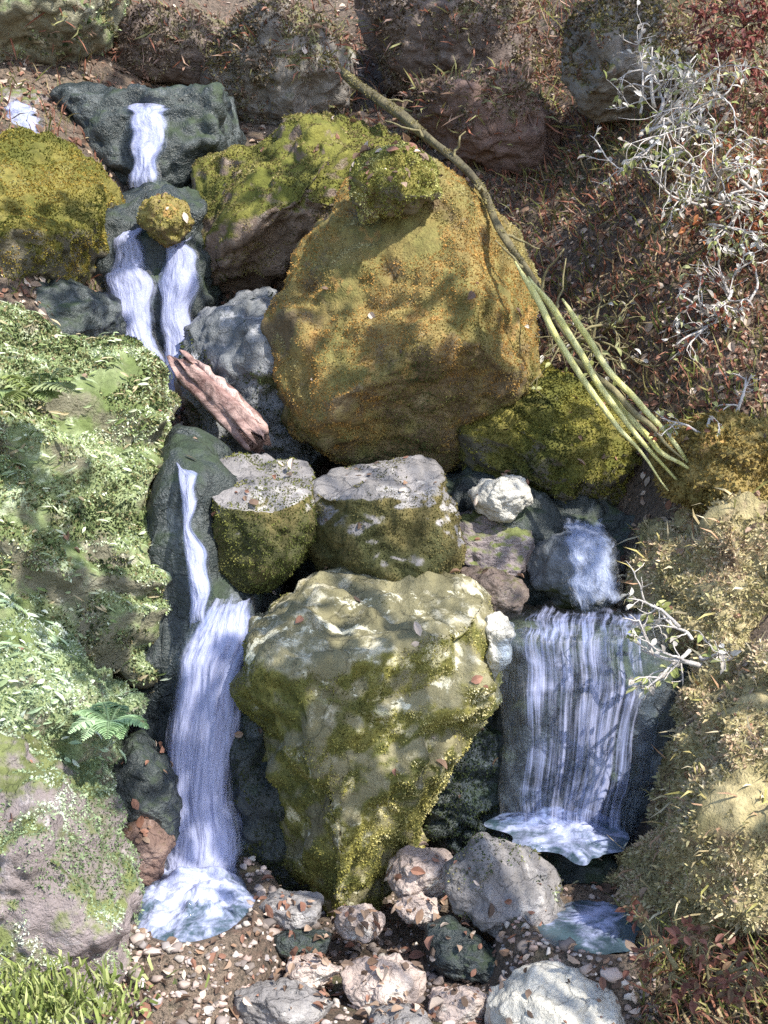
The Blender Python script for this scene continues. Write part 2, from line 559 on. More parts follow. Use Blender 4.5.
def trail(ob, pal, n, L, wd, seed=2):
    """Narrow trailing leaves hanging over the face of a boulder."""
    v, f, loc = ROCKS[ob.name]
    rs = np.random.RandomState(seed)
    p, nm = sample(v, f, n * 5, rs)
    m = fbm(p * 5 + loc, 3) + 0.4 * nm[:, 2]
    k = (nm[:, 1] < 0.1) & (m > np.quantile(m, 0.55))
    p, nm = p[k][:n], nm[k][:n]
    mb = MB(); pal = np.array(pal)
    for q, u in zip(p, nm):
        d = np.array([rs.choice([-1, 1]) * 1.0, 0, rs.normal(-0.35, 0.35)])
        d = unit(d - u * np.dot(d, u) * 0.8)
        l = L * rs.uniform(0.5, 1.5)
        a, b_ = leaf(q + u * 0.015, d, unit(u + rs.normal(0, 0.3, 3)), l, wd * rs.uniform(0.6, 1.4), 0.15)
        mb.add(a, b_, pal[rs.randint(len(pal))] * rs.uniform(0.75, 1.2))
    o = mesh_obj('trailing_leaves', np.concatenate(mb.v), mb.f, M_LEAF, parent=ob, cols=np.concatenate(mb.c), smooth=False)


# materials of the stones
R_OCHRE = rock_mat('ochre_moss_stone', (0.16, 0.12, 0.07), (0.30, 0.21, 0.10), (0.34, 0.28, 0.16),
                   (0.32, 0.24, 0.09), (0.22, 0.20, 0.07), 0.60, 0.0, 0.6, 0.25, (0.40, 0.25, 0.09))
R_GREEN = rock_mat('green_moss_stone', (0.13, 0.12, 0.09), (0.24, 0.21, 0.16), (0.36, 0.31, 0.25),
                   (0.13, 0.135, 0.030), (0.23, 0.20, 0.055), 0.62, 0.0, 0.5, 0.5)
R_PINKG = rock_mat('pinkish_moss_stone', (0.20, 0.15, 0.12), (0.34, 0.25, 0.20), (0.44, 0.36, 0.30),
                   (0.14, 0.15, 0.03), (0.22, 0.21, 0.05), 0.50, 0.0, 0.6, 0.7)
R_PALE = rock_mat('pale_lichen_stone', (0.18, 0.17, 0.12), (0.30, 0.29, 0.20), (0.48, 0.46, 0.36),
                  (0.15, 0.20, 0.07), (0.31, 0.37, 0.19), 0.52, 0.0, 0.9, 0.4, (0.46, 0.53, 0.36))
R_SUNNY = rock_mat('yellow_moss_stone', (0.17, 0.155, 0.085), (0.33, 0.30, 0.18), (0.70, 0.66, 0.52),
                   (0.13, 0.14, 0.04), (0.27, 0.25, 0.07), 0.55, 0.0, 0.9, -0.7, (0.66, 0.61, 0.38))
R_GREY = rock_mat('grey_stone', (0.19, 0.18, 0.18), (0.34, 0.32, 0.33), (0.50, 0.48, 0.47),
                  (0.13, 0.14, 0.05), (0.20, 0.20, 0.08), 0.18, 0.15, 0.6, 0.2)
R_GREYWET = rock_mat('wet_grey_stone', (0.12, 0.13, 0.14), (0.24, 0.25, 0.27), (0.42, 0.42, 0.45),
                     (0.10, 0.12, 0.05), (0.15, 0.17, 0.07), 0.20, 0.65, 0.6, -0.5)
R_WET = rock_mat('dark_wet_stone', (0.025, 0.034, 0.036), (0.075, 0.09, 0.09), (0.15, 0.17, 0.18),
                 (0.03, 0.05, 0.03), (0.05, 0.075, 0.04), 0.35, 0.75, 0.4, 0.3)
R_RIB = rock_mat('ribbed_wet_stone', (0.045, 0.055, 0.06), (0.12, 0.13, 0.13), (0.24, 0.25, 0.25),
                 (0.07, 0.09, 0.05), (0.13, 0.15, 0.08), 0.30, 0.65, 0.5, 0.6)
R_LAV = rock_mat('lavender_grey_stone', (0.20, 0.17, 0.17), (0.32, 0.27, 0.28), (0.42, 0.38, 0.40),
                 (0.12, 0.14, 0.05), (0.20, 0.23, 0.09), 0.34, 0.0, 0.5, 0.5)
R_BROWN = rock_mat('brown_stone', (0.13, 0.10, 0.09), (0.24, 0.19, 0.165), (0.34, 0.29, 0.26),
                   (0.10, 0.10, 0.04), (0.15, 0.14, 0.06), 0.28, 0.0, 0.5, 0.4)
R_RED = rock_mat('reddish_stone', (0.20, 0.11, 0.09), (0.34, 0.21, 0.18), (0.50, 0.38, 0.34),
                 (0.12, 0.11, 0.04), (0.16, 0.14, 0.06), 0.15, 0.0, 0.5, 0.3)
R_ROSE = rock_mat('rosy_grey_stone', (0.40, 0.32, 0.29), (0.58, 0.49, 0.45), (0.72, 0.66, 0.61),
                  (0.16, 0.15, 0.06), (0.22, 0.20, 0.09), 0.12, 0.0, 0.6, 0.2)
R_WHITE = rock_mat('whitish_stone', (0.50, 0.48, 0.43), (0.70, 0.68, 0.62), (0.80, 0.78, 0.73),
                   (0.22, 0.22, 0.10), (0.30, 0.30, 0.14), 0.15, 0.0, 0.5, 0.3)
R_BANK = rock_mat('turfy_bank', (0.20, 0.14, 0.09), (0.34, 0.25, 0.16), (0.44, 0.36, 0.24),
                  (0.32, 0.28, 0.14), (0.46, 0.39, 0.22), 0.62, 0.0, 0.5, 0.2)

R_FRONT = rock_mat('grey_stone_with_olive_front', (0.19, 0.18, 0.18), (0.34, 0.32, 0.33), (0.50, 0.48, 0.47),
                   (0.075, 0.08, 0.03), (0.19, 0.155, 0.06), 0.80, 0.25, 0.6, -1.0)
P_OCHRE = [(0.075, 0.10, 0.035), (0.15, 0.155, 0.05), (0.27, 0.22, 0.07), (0.44, 0.255, 0.075), (0.52, 0.31, 0.10), (0.40, 0.32, 0.12), (0.44, 0.40, 0.20), (0.52, 0.48, 0.27)]
P_PALE2 = [(0.40, 0.49, 0.27), (0.66, 0.72, 0.52), (0.20, 0.27, 0.10), (0.30, 0.37, 0.16), (0.52, 0.44, 0.28)]
P_MINT2 = [(0.45, 0.58, 0.38), (0.74, 0.80, 0.68), (0.32, 0.42, 0.22)]
R_GREYB = rock_mat('mossy_grey_stone', (0.16, 0.145, 0.13), (0.27, 0.245, 0.22), (0.38, 0.36, 0.34),
                   (0.13, 0.13, 0.05), (0.20, 0.19, 0.08), 0.34, 0.0, 0.6, 0.4)
R_DULLRED = rock_mat('dull_red_stone', (0.15, 0.10, 0.085), (0.25, 0.165, 0.14), (0.33, 0.25, 0.22),
                     (0.12, 0.11, 0.05), (0.16, 0.14, 0.06), 0.26, 0.0, 0.5, 0.3)
P_GREEN = [(0.085, 0.09, 0.03), (0.15, 0.145, 0.045), (0.20, 0.16, 0.07), (0.27, 0.235, 0.085), (0.38, 0.34, 0.15)]
P_LIME = [(0.18, 0.19, 0.05), (0.36, 0.37, 0.10), (0.56, 0.55, 0.24), (0.70, 0.67, 0.40)]
P_PALE = [(0.03, 0.05, 0.02), (0.09, 0.13, 0.04), (0.33, 0.27, 0.15), (0.27, 0.35, 0.14), (0.48, 0.58, 0.34), (0.72, 0.78, 0.60)]
P_MINT = [(0.16, 0.22, 0.11), (0.38, 0.48, 0.30), (0.78, 0.84, 0.74)]
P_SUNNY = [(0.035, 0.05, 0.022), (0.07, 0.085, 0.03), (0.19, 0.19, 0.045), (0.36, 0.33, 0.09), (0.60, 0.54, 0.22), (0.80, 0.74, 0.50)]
P_BANK = [(0.27, 0.24, 0.12), (0.48, 0.40, 0.24), (0.42, 0.39, 0.19), (0.64, 0.55, 0.38), (0.50, 0.36, 0.26), (0.54, 0.48, 0.28)]
P_DARK = [(0.03, 0.045, 0.02), (0.06, 0.08, 0.03), (0.09, 0.10, 0.03)]

# --- big stones, back to front
A = dict(facets=30, clip=0.80)      # angular stones
b = rock('boulder', [(-60, -40), (60, -60), (125, -20), (105, 40), (60, 75), (20, 95), (-50, 110)], 6.4, 0.5, R_PALE,
         'grey green mossy boulder filling the top left corner', 'boulder', lump=0.02)
moss(b, P_PALE, 6000, 0.022, 0.42)
rock('rock', [(85, 25), (190, 5), (255, 30), (250, 95), (180, 80), (130, 85), (70, 115), (30, 100), (50, 60)], 6.75, 0.35, R_BROWN,
     'dull brown rock ledge above the uppermost waterfall', 'rock', rough=0.055, lump=0.006, **A)
b = rock('rock', [(215, 20), (300, 0), (355, 50), (360, 115), (290, 140), (215, 115), (195, 70)], 6.6, 0.35, R_GREYB,
     'weathered grey rock behind the green capped boulder at the top', 'rock', rough=0.055, lump=0.006, **A)
moss(b, P_GREEN, 5000, 0.018, 0.35, 0.4)
rock('rock', [(335, -30), (450, -40), (540, 0), (565, 70), (530, 110), (440, 100), (370, 85)], 6.8, 0.4, R_BROWN,
     'broad tan brown rock face at the top middle', 'rock', rough=0.055, lump=0.006, **A)
rock('rock', [(400, 80), (500, 75), (560, 111), (565, 170), (520, 195), (450, 165), (395, 115)], 6.35, 0.3, R_DULLRED,
     'dull red stone under the tan rock face', 'rock', rough=0.055, lump=0.006, **A)
b = rock('rock', [(575, 10), (640, -10), (690, 40), (680, 110), (610, 130), (565, 80)], 6.0, 0.3, R_GREYB,
     'grey brown rock behind the silvery twigs at the top right', 'rock', rough=0.055, lump=0.006, **A)
moss(b, P_GREEN, 5000, 0.02, 0.4, 0.4)
rock('rock', [(60, 95), (150, 95), (230, 85), (240, 150), (215, 215), (140, 205), (80, 190)], 6.1, 0.3, R_WET,
     'dark wet rock wall behind the uppermost waterfall', 'rock', p=4, rough=0.08, facets=8)
rock('rock', [(-40, 90), (50, 92), (70, 125), (60, 160), (-40, 160)], 6.0, 0.2, R_LAV,
     'pale lilac stone peeping over the left mossy boulder', 'rock', **A)
b = rock('boulder', [(193, 200), (203, 165), (235, 142), (275, 124), (330, 118), (380, 122), (440, 140), (445, 200), (380, 240), (300, 285),
                     (240, 305), (205, 290), (190, 240)], 5.75, 0.5, R_PINKG,
         'pinkish boulder capped with green moss at the top of the stream', 'boulder', facets=9, clip=0.74, rough=0.07, lump=0.015,
         planes=[((-0.5, -0.6, 0.6), 0.72), ((0.1, -0.7, -0.7), 0.80)])
moss(b, P_GREEN, 20000, 0.0115, 0.46, 0.5)
b = rock('boulder', [(-60, 150), (0, 138), (50, 133), (95, 160), (118, 205), (112, 250), (85, 290), (30, 310), (-60, 310)], 5.45, 0.45,
         R_GREEN, 'olive mossy boulder left of the twin waterfalls', 'boulder', facets=8, clip=0.76, lump=0.02,
         planes=[((0.3, -0.6, 0.75), 0.7)])
moss(b, [(0.10, 0.11, 0.02), (0.22, 0.20, 0.04), (0.33, 0.27, 0.06), (0.36, 0.24, 0.05), (0.33, 0.34, 0.16)], 24000, 0.0115, 0.62, 0.35)
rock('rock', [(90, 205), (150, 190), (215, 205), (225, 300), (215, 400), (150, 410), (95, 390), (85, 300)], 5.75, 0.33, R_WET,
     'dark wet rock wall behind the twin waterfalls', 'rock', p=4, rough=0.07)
rock('rock', [(-30, 290), (60, 280), (120, 300), (125, 350), (60, 360), (-30, 340)], 5.2, 0.25, R_WET,
     'dark damp rock wedged below the olive mossy boulder', 'rock', **A)
b = rock('rock', [(136, 222), (145, 203), (165, 196), (186, 203), (192, 222), (178, 243), (155, 247)], 5.35, 0.11, R_OCHRE,
         'small yellow rock that splits the twin waterfalls', 'rock', sub=5, facets=9, clip=0.75, rough=0.08)
moss(b, [(0.3, 0.26, 0.06), (0.45, 0.38, 0.12)], 9000, 0.012, 0.5, 0.5)
b = rock('rock', [(200, 300), (265, 285), (320, 330), (350, 430), (330, 480), (250, 480), (205, 455), (180, 380)], 5.25, 0.33, R_GREYWET,
     'wet blue grey rock slope beside the pink driftwood log', 'rock', p=3, rough=0.07, facets=9, clip=0.76)
moss(b, P_DARK, 6000, 0.014, 0.4, -0.2)
b = rock('boulder', [(268, 325), (290, 272), (318, 222), (345, 188), (385, 168), (430, 165), (470, 185), (515, 235), (540, 300), (545, 385), (525, 440),
                     (470, 480), (400, 482), (340, 462), (300, 430), (278, 380)], 5.1, 0.52, R_OCHRE,
         'large ochre moss covered boulder in the middle of the gully', 'boulder', facets=6, clip=0.78, rough=0.042, lean=0.25, lump=0.009,
         planes=[((-0.35, -0.8, 0.5), 0.72), ((0.2, -0.75, -0.65), 0.78), ((0.8, -0.4, 0.3), 0.78)])
moss(b, P_OCHRE, 20000, 0.010, 0.62, 0.25, hz=0.5, var=0.05)
b = rock('rock', [(345, 185), (370, 155), (405, 147), (432, 155), (438, 195), (410, 215), (365, 218)], 4.82, 0.16, R_GREEN,
         'bright lime mossy stone on top of the ochre boulder', 'rock', sub=5, facets=8, clip=0.75, rough=0.08, lump=0.012)
moss(b, P_LIME, 26000, 0.011, 0.66, 0.3)
b = rock('rock', [(430, 430), (480, 395), (540, 365), (600, 390), (650, 440), (680, 520), (650, 560), (590, 520), (520, 500), (450, 490)], 5.1, 0.4,
         R_GREEN, 'dark mossy bank rock below the fallen yellow stems', 'rock', facets=8, clip=0.76, lump=0.025)
moss(b, [(0.05, 0.06, 0.015), (0.14, 0.14, 0.03), (0.26, 0.24, 0.05), (0.36, 0.33, 0.08)], 22000, 0.013, 0.60, 0.9)
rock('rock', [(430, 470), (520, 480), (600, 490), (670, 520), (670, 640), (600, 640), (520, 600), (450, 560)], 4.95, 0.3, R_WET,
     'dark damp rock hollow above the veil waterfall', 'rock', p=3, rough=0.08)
b = rock('rock', [(655, 440), (720, 420), (800, 425), (840, 470), (800, 515), (720, 512), (670, 498)], 4.55, 0.32, R_OCHRE,
         'golden brown mossy shelf rock at the right edge', 'rock', facets=5, lump=0.015)
moss(b, [(0.22, 0.17, 0.05), (0.33, 0.24, 0.08), (0.30, 0.25, 0.09)], 9000, 0.02, 0.6, 0.4)
b = rock('boulder', [(-80, 310), (0, 312), (40, 342), (110, 350), (150, 380), (166, 430), (175, 515), (170, 610), (150, 700), (60, 670), (-80, 600)],
         4.45, 0.55, R_PALE, 'big pale green mossy boulder at the left edge', 'boulder', facets=8, clip=0.76, strata=0.04, lean=0.25, lump=0.010, rough=0.045,
         planes=[((0.55, -0.7, 0.45), 0.66)])
moss(b, P_PALE, 20000, 0.015, 0.54, 0.4, patch=7, aniso=4.0, var=0.26)
trail(b, P_PALE2, 650, 0.032, 0.0075)
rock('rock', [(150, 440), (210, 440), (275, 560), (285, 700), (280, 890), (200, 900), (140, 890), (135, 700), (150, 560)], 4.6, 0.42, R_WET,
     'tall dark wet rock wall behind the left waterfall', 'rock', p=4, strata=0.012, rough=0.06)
b = rock('boulder', [(198, 505), (205, 470), (235, 450), (280, 450), (312, 468), (318, 520), (305, 555), (270, 582), (230, 592), (205, 560)], 4.45, 0.26,
         R_FRONT, 'round boulder with wet grey top and green front', 'boulder', facets=2, rough=0.04, planes=[((0.05, -0.28, 0.96), 0.55)])
moss(b, [(0.10, 0.12, 0.03), (0.18, 0.19, 0.05), (0.27, 0.26, 0.08)], 22000, 0.010, 0.86, -0.9, patch=7)
b = rock('rock', [(304, 488), (345, 470), (400, 462), (438, 466), (450, 500), (464, 545), (452, 580), (385, 582), (320, 575), (300, 530)], 4.47, 0.27,
         R_FRONT, 'flat topped grey block with an olive brown front between two boulders', 'rock', facets=8, clip=0.80, p=3.4, rough=0.045,
         planes=[((0, -0.22, 0.97), 0.66), ((-0.5, -0.7, -0.5), 0.70)])
moss(b, [(0.04, 0.055, 0.02), (0.10, 0.10, 0.035), (0.20, 0.17, 0.07), (0.33, 0.24, 0.12)], 22000, 0.009, 0.86, -0.9, hx=0.5, patch=7)
rock('rock', [(290, 510), (380, 510), (400, 560), (360, 590), (300, 590), (280, 560)], 4.75, 0.15, R_WET,
     'black wet stone in the gap below the flat topped grey block', 'rock', sub=5)
rock('stone', [(462, 492), (490, 480), (525, 474), (532, 500), (510, 522), (475, 512)], 4.6, 0.10, R_WHITE,
     'small whitish stone right of the flat topped grey block', 'stone', sub=5, rough=0.07, **A)
rock('stone', [(445, 520), (480, 510), (530, 525), (535, 570), (490, 580), (450, 565)], 4.65, 0.14, R_LAV,
     'lilac grey stone under the small whitish stone', 'stone', rough=0.045, **A)
rock('stone', [(535, 535), (570, 522), (612, 535), (628, 580), (620, 612), (560, 612), (530, 580)], 4.62, 0.2, R_GREYWET,
     'wet blue stone above the veil waterfall', 'stone', sub=5, rough=0.06, **A)
rock('stone', [(455, 575), (490, 565), (530, 585), (520, 620), (470, 615)], 4.4, 0.12, R_BROWN,
     'brown stone between the bright boulder and the veil waterfall', 'stone', rough=0.045, **A)
rock('stone', [(484, 618), (505, 610), (516, 625), (508, 660), (494, 690), (484, 660)], 4.10, 0.06, R_WHITE,
     'pale stone at the left lip of the veil waterfall', 'stone', rough=0.045, **A)
rock('rock', [(485, 622), (560, 605), (640, 610), (675, 650), (685, 760), (660, 870), (580, 885), (500, 870), (480, 760)], 4.45, 0.40, R_RIB,
     'broad ribbed dark grey rock under the veil waterfall', 'rock', p=4.5, facets=4, rough=0.05)
b = rock('rock', [(430, 720), (480, 670), (520, 690), (520, 800), (500, 880), (430, 880), (390, 830)], 4.3, 0.22, R_WET,
         'dark mossy rock between the bright boulder and the veil waterfall', 'rock', rough=0.08, **A)
moss(b, P_DARK + [(0.14, 0.13, 0.04)], 20000, 0.0115, 0.5, 0.4)
b = rock('rock', [(215, 690), (290, 690), (370, 800), (385, 880), (335, 900), (228, 905), (205, 800)], 4.22, 0.24, R_WET,
         'dark wet rock standing in for shade under the left side of the bright boulder', 'rock', p=3, rough=0.08, facets=8)
moss(b, [(0.02, 0.032, 0.02), (0.045, 0.06, 0.025), (0.08, 0.09, 0.03), (0.13, 0.13, 0.04)], 14000, 0.011, 0.62, 0.1)  # dark stone and moss put the shade of the hollow into the colour
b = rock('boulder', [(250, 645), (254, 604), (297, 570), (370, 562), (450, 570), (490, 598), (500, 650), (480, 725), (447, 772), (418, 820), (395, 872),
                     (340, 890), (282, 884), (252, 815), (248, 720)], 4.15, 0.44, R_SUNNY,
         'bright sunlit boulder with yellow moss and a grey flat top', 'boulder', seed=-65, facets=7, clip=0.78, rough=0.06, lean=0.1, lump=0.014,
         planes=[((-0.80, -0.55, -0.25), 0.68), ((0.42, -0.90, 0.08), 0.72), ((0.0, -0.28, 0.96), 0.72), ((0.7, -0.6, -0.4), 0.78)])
moss(b, P_SUNNY, 22000, 0.009, 0.55, -0.9, patch=5, var=0.14, hx=0.60, toff=0.24)  # moss runs dark left to pale right, painting shade and sunlight into it
b = rock('boulder', [(-80, 600), (10, 600), (60, 650), (95, 690), (150, 720), (150, 760), (110, 790), (100, 830), (-80, 830)], 3.85, 0.4, R_PALE,
         'pale mint mossy boulder in front of the big left boulder', 'boulder', facets=9, clip=0.74, lump=0.025, rough=0.07)
moss(b, P_MINT, 20000, 0.013, 0.50, 0.4, aniso=2.0, var=0.2)
trail(b, P_MINT2, 380, 0.034, 0.010)
rock('stone', [(95, 760), (140, 735), (178, 770), (175, 860), (130, 870), (95, 840)], 3.95, 0.16, R_WET,
     'dark wet stone left of the lower waterfall', 'stone', rough=0.045, **A)
rock('stone', [(110, 830), (150, 815), (172, 845), (160, 885), (120, 885)], 3.85, 0.10, R_DULLRED,
     'dark red stone at the foot of the left waterfall', 'stone', rough=0.045, **A)
b = rock('boulder', [(-90, 760), (0, 740), (60, 780), (105, 830), (122, 900), (118, 980), (90, 1060), (-90, 1080)], 3.4, 0.4, R_LAV,
         'lavender grey boulder in the bottom left foreground', 'boulder', facets=10, clip=0.74, rough=0.07, lump=0.01)
moss(b, P_MINT, 16000, 0.012, 0.40, 0.5)

P_BROWNMOSS = [(0.13, 0.10, 0.07), (0.21, 0.16, 0.12), (0.28, 0.22, 0.18), (0.20, 0.19, 0.10), (0.30, 0.19, 0.15)]
for nm_ in list(ROCKS):
    if bpy.data.objects[nm_]['label'] in ('dull brown rock ledge above the uppermost waterfall', 'weathered grey rock behind the green capped boulder at the top',
            'broad tan brown rock face at the top middle', 'dull red stone under the tan rock face', 'grey brown rock behind the silvery twigs at the top right'):
        moss(bpy.data.objects[nm_], P_BROWNMOSS, 5500, 0.022, 0.50, 0.25, patch=3)

# --- right bank (ground)
b = rock('stream_bank', [(645, 550), (680, 500), (760, 485), (900, 470), (940, 700), (900, 860), (700, 850), (672, 760), (660, 640)], 4.45, 0.55, R_BANK,
         'olive grassy earth bank right of the veil waterfall', 'bank', kind='structure', facets=4, lump=0.03, rough=0.07)
moss(b, P_BANK, 11000, 0.020, 0.66, 0.1, name='turf', wfac=0.4)
b = rock('stream_bank', [(662, 800), (690, 700), (760, 650), (900, 640), (960, 1000), (860, 1180), (625, 1160), (612, 1000), (640, 900)], 3.75, 0.55, R_BANK,
         'tan grassy earth bank in the bottom right foreground', 'bank', kind='structure', facets=4, lump=0.03, rough=0.07)
moss(b, P_BANK, 11000, 0.020, 0.68, 0.1, name='turf', wfac=0.4)

# --- bottom stones
b = rock('rock', [(446, 872), (478, 848), (528, 852), (560, 882), (572, 930), (556, 962), (524, 956), (484, 922), (450, 902)], 3.72, 0.16, R_GREY,
         'speckled grey rock below the veil waterfall', 'rock', rough=0.06, facets=9, clip=0.74, planes=[((0.22, -0.7, 0.68), 0.45)])
moss(b, P_PALE, 5000, 0.012, 0.30, 0.0)
rock('rock', [(478, 850), (560, 836), (640, 848), (668, 868), (660, 898), (620, 893), (560, 898), (490, 890)], 4.02, 0.24, R_WET,
     'dark overhanging rock above the small right pool', 'rock', sub=5, rough=0.07, **A)
SMALL = [
    ([(380, 865), (400, 842), (440, 840), (458, 865), (440, 895), (395, 897)], 3.85, 0.12, R_ROSE, 'large rosy stone in front of the bright boulder'),
    ([(248, 905), (275, 888), (320, 896), (328, 916), (300, 925), (258, 922)], 3.66, 0.10, R_GREY, 'flat pale grey stone right of the splash'),
    ([(485, 1010), (530, 975), (590, 980), (625, 1020), (610, 1070), (500, 1070)], 3.3, 0.16, R_WHITE, 'white stone at the bottom edge of the stream'),
    ([(405, 905), (440, 895), (480, 930), (520, 965), (500, 985), (440, 965)], 3.62, 0.10, R_WET, 'dark wet stone leaning under the speckled grey rock'),
    ([(330, 960), (380, 945), (420, 965), (415, 1000), (350, 1005)], 3.45, 0.09, R_ROSE, 'rosy brown stone in the middle of the stony bottom'),
    ([(225, 985), (280, 970), (325, 990), (320, 1030), (240, 1035)], 3.35, 0.10, R_GREY, 'grey stone at the bottom edge below the splash'),
    ([(112, 940), (140, 918), (168, 935), (165, 975), (120, 980)], 3.5, 0.08, R_DULLRED, 'rusty stone left of the splash'),
    ([(130, 1000), (170, 985), (215, 1000), (210, 1040), (140, 1045)], 3.33, 0.09, R_LAV, 'lilac stone at the bottom edge beside the grass'),
    ([(335, 905), (365, 893), (385, 915), (370, 938), (338, 935)], 3.68, 0.07, R_ROSE, 'small rosy grey stone beside the flat pale stone'),
    ([(430, 985), (470, 975), (490, 1000), (470, 1030), (430, 1025)], 3.38, 0.08, R_ROSE, 'rosy stone left of the white stone'),
    ([(255, 928), (300, 922), (330, 935), (320, 955), (270, 955)], 3.6, 0.07, R_WET, 'black wet stone under the flat pale stone'),
    ([(395, 895), (420, 885), (440, 900), (430, 925), (400, 922)], 3.72, 0.06, R_ROSE, 'pinkish pebble sized stone below the large rosy stone'),
    ([(365, 1005), (410, 995), (432, 1015), (420, 1050), (370, 1045)], 3.3, 0.08, R_GREY, 'mottled grey stone at the bottom edge in the middle'),
    ([(285, 955), (320, 948), (340, 965), (325, 985), (290, 983)], 3.47, 0.06, R_ROSE, 'small rosy stone below the black wet stone'),
]
for ol, Yd, dp, mt, lb in SMALL:
    yb = max(q[1] for q in ol); k_ = 1.0 if 'white stone at' in lb else 0.74; ol = [(q[0] + (q[0] - ol[0][0]) * 0.08, yb - (yb - q[1]) * k_) for q in ol]
    rock('stone', ol, Yd, dp, mt, lb, 'stone', rough=0.045, **A)

# ------------------------------------------------------------------ water
def waterfall(rows, mat, label, seed=0, nu=36, nv=90, bulge=0.035, ridge=0.012, layers=2, lip=0.012):
    rows = np.array(rows, float)
    t = np.linspace(0, 1, len(rows)); tv = np.linspace(0, 1, nv)

    def cub(a):
        ker = np.hanning(13); ker /= ker.sum()
        b = np.interp(tv, t, a)
        return np.convolve(np.pad(b, 6, mode='edge'), ker, 'valid')
    py = np.interp(tv, t, rows[:, 0]); L = cub(rows[:, 1]); R = cub(rows[:, 2]); Y = cub(rows[:, 3])
    V, Fc, UV = [], [], []
    base = 0
    wid = np.mean(np.abs(rows[:, 2] - rows[:, 1])) / 312.0
    for ly in range(layers):
        u = np.linspace(0, 1, nu)
        g = np.zeros((nv, nu, 3))
        for i in range(nv):
            jl = 1.6 * math.sin(i * 3.1 / nv * 4 + seed + ly) + 0.9 * math.sin(i * 9.7 / nv * 3 + seed * 2)
            j2 = 3.2 * math.sin(i * 14.3 / nv + seed * 1.7) + 2.0 * math.sin(i * 31.0 / nv + seed)
            a = P(L[i] + jl + j2 * 0.6, py[i], Y[i]); c = P(R[i] + jl - j2, py[i], Y[i])
            g[i] = a[None] * (1 - u)[:, None] + c[None] * u[:, None]
        U, VV = np.meshgrid(u, tv)
        q = np.stack([U * wid * 24, VV * 4.5 + 10 * ly, np.full_like(U, seed * 7.7)], -1).reshape(-1, 3)
        rd = fbm(q, 4).reshape(nv, nu)
        g[..., 1] -= bulge * np.sqrt(np.maximum(1 - (2 * U - 1) ** 2, 0)) * (1 - 0.9 * ly) + ridge * rd * 1.5 - 0.012 * ly
        lp = fbm(np.stack([u * wid * 16, np.full(nu, seed * 1.3), np.full(nu, ly * 3.0)], -1), 3)
        g[..., 2] += lip * 3 * lp[None, :] * np.clip(1 - VV * 3, 0, 1) ** 2 + lip * 3 * np.roll(lp, 7)[None, :] * np.clip(VV * 4 - 3, 0, 1) ** 2
        V.append(g.reshape(-1, 3)); UV.append(np.stack([U + 0.0, VV * 0.998 + 4.0 * ly + 0.001], -1).reshape(-1, 2))
        i = np.arange(nu * nv).reshape(nv, nu) + base
        Fc += np.stack([i[:-1, :-1], i[1:, :-1], i[1:, 1:], i[:-1, 1:]], -1).reshape(-1, 4).tolist()
        base += nu * nv
    o = mesh_obj('waterfall', np.concatenate(V), Fc, mat, uvs=np.concatenate(UV))
    tag(o, label, 'waterfall', kind='structure')
    return o


W_THICK = water_fall_mat('white_water', 0.76, 4, 3.5, soft=0.42)
W_MAIN = water_fall_mat('main_white_water', 0.78, 5, 4.5, soft=0.42)
W_THIN = water_fall_mat('thin_white_water', 0.70, 2.5, 4.0, soft=0.42)
W_VEIL = water_fall_mat('veil_water', 0.33, 15, 1.3, soft=0.28)
W_PLUNGE = pool_mat('plunge_foam_water', 0.78)
W_SOFT = water_fall_mat('soft_blue_water', 0.50, 5, 4.0, soft=0.5, foam=(0.50, 0.57, 0.80))
W_FOAM = pool_mat('foam_water', 0.72)
W_LEDGE = pool_mat('ledge_foam_water', 0.54, 0.22)
W_POOL = pool_mat('pool_water', 0.42)

waterfall([(98, 120, 172, 6.15), (106, 126, 170, 5.85), (116, 128, 168, 5.76), (150, 132, 164, 5.73), (185, 126, 160, 5.70)], W_THIN,
          'small bluish waterfall at the head of the stream', 1)
waterfall([(104, 2, 30, 5.8), (118, 2, 40, 5.72), (140, 14, 50, 5.62)], W_THIN, 'tiny white cascade in the upper left corner', 9, nv=30)
waterfall([(226, 120, 142, 5.50), (240, 114, 144, 5.40), (280, 105, 152, 5.37), (330, 116, 158, 5.34), (372, 126, 166, 5.30)], W_THICK,
          'white waterfall left of the small yellow rock', 2)
waterfall([(232, 170, 190, 5.50), (250, 164, 196, 5.40), (290, 158, 199, 5.37), (345, 162, 196, 5.34), (410, 168, 184, 5.25)], W_THICK,
          'white waterfall right of the small yellow rock', 3)
waterfall([(458, 175, 191, 4.40), (475, 178, 193, 4.22), (520, 182, 198, 4.17), (570, 187, 207, 4.14), (622, 188, 214, 4.10)], W_THIN,
          'thin thread of water above the left waterfall', 4)
waterfall([(600, 212, 258, 4.20), (625, 192, 254, 4.12), (660, 176, 248, 4.07), (720, 166, 245, 4.04), (800, 163, 242, 4.02), (850, 161, 238, 3.98),
           (872, 157, 240, 3.92), (890, 150, 242, 3.84), (905, 144, 246, 3.76)], W_MAIN,
          'tall white waterfall spreading into a splash at its foot', 5, nu=60, nv=160, bulge=0.05, ridge=0.022)
waterfall([(608, 506, 664, 4.38), (620, 500, 670, 4.12), (640, 500, 670, 4.05), (700, 500, 666, 4.02), (790, 500, 650, 4.00), (850, 506, 628, 3.97)], W_VEIL,
          'wide thin veil waterfall over ribbed rock on the right', 6, nu=90, nv=120, bulge=0.03, ridge=0.018)
waterfall([(524, 556, 606, 4.62), (534, 562, 612, 4.46), (552, 562, 616, 4.41), (580, 566, 622, 4.38), (606, 572, 624, 4.36)], W_SOFT, 'short pale blue cascade over the wet blue stone', 7, nv=40)


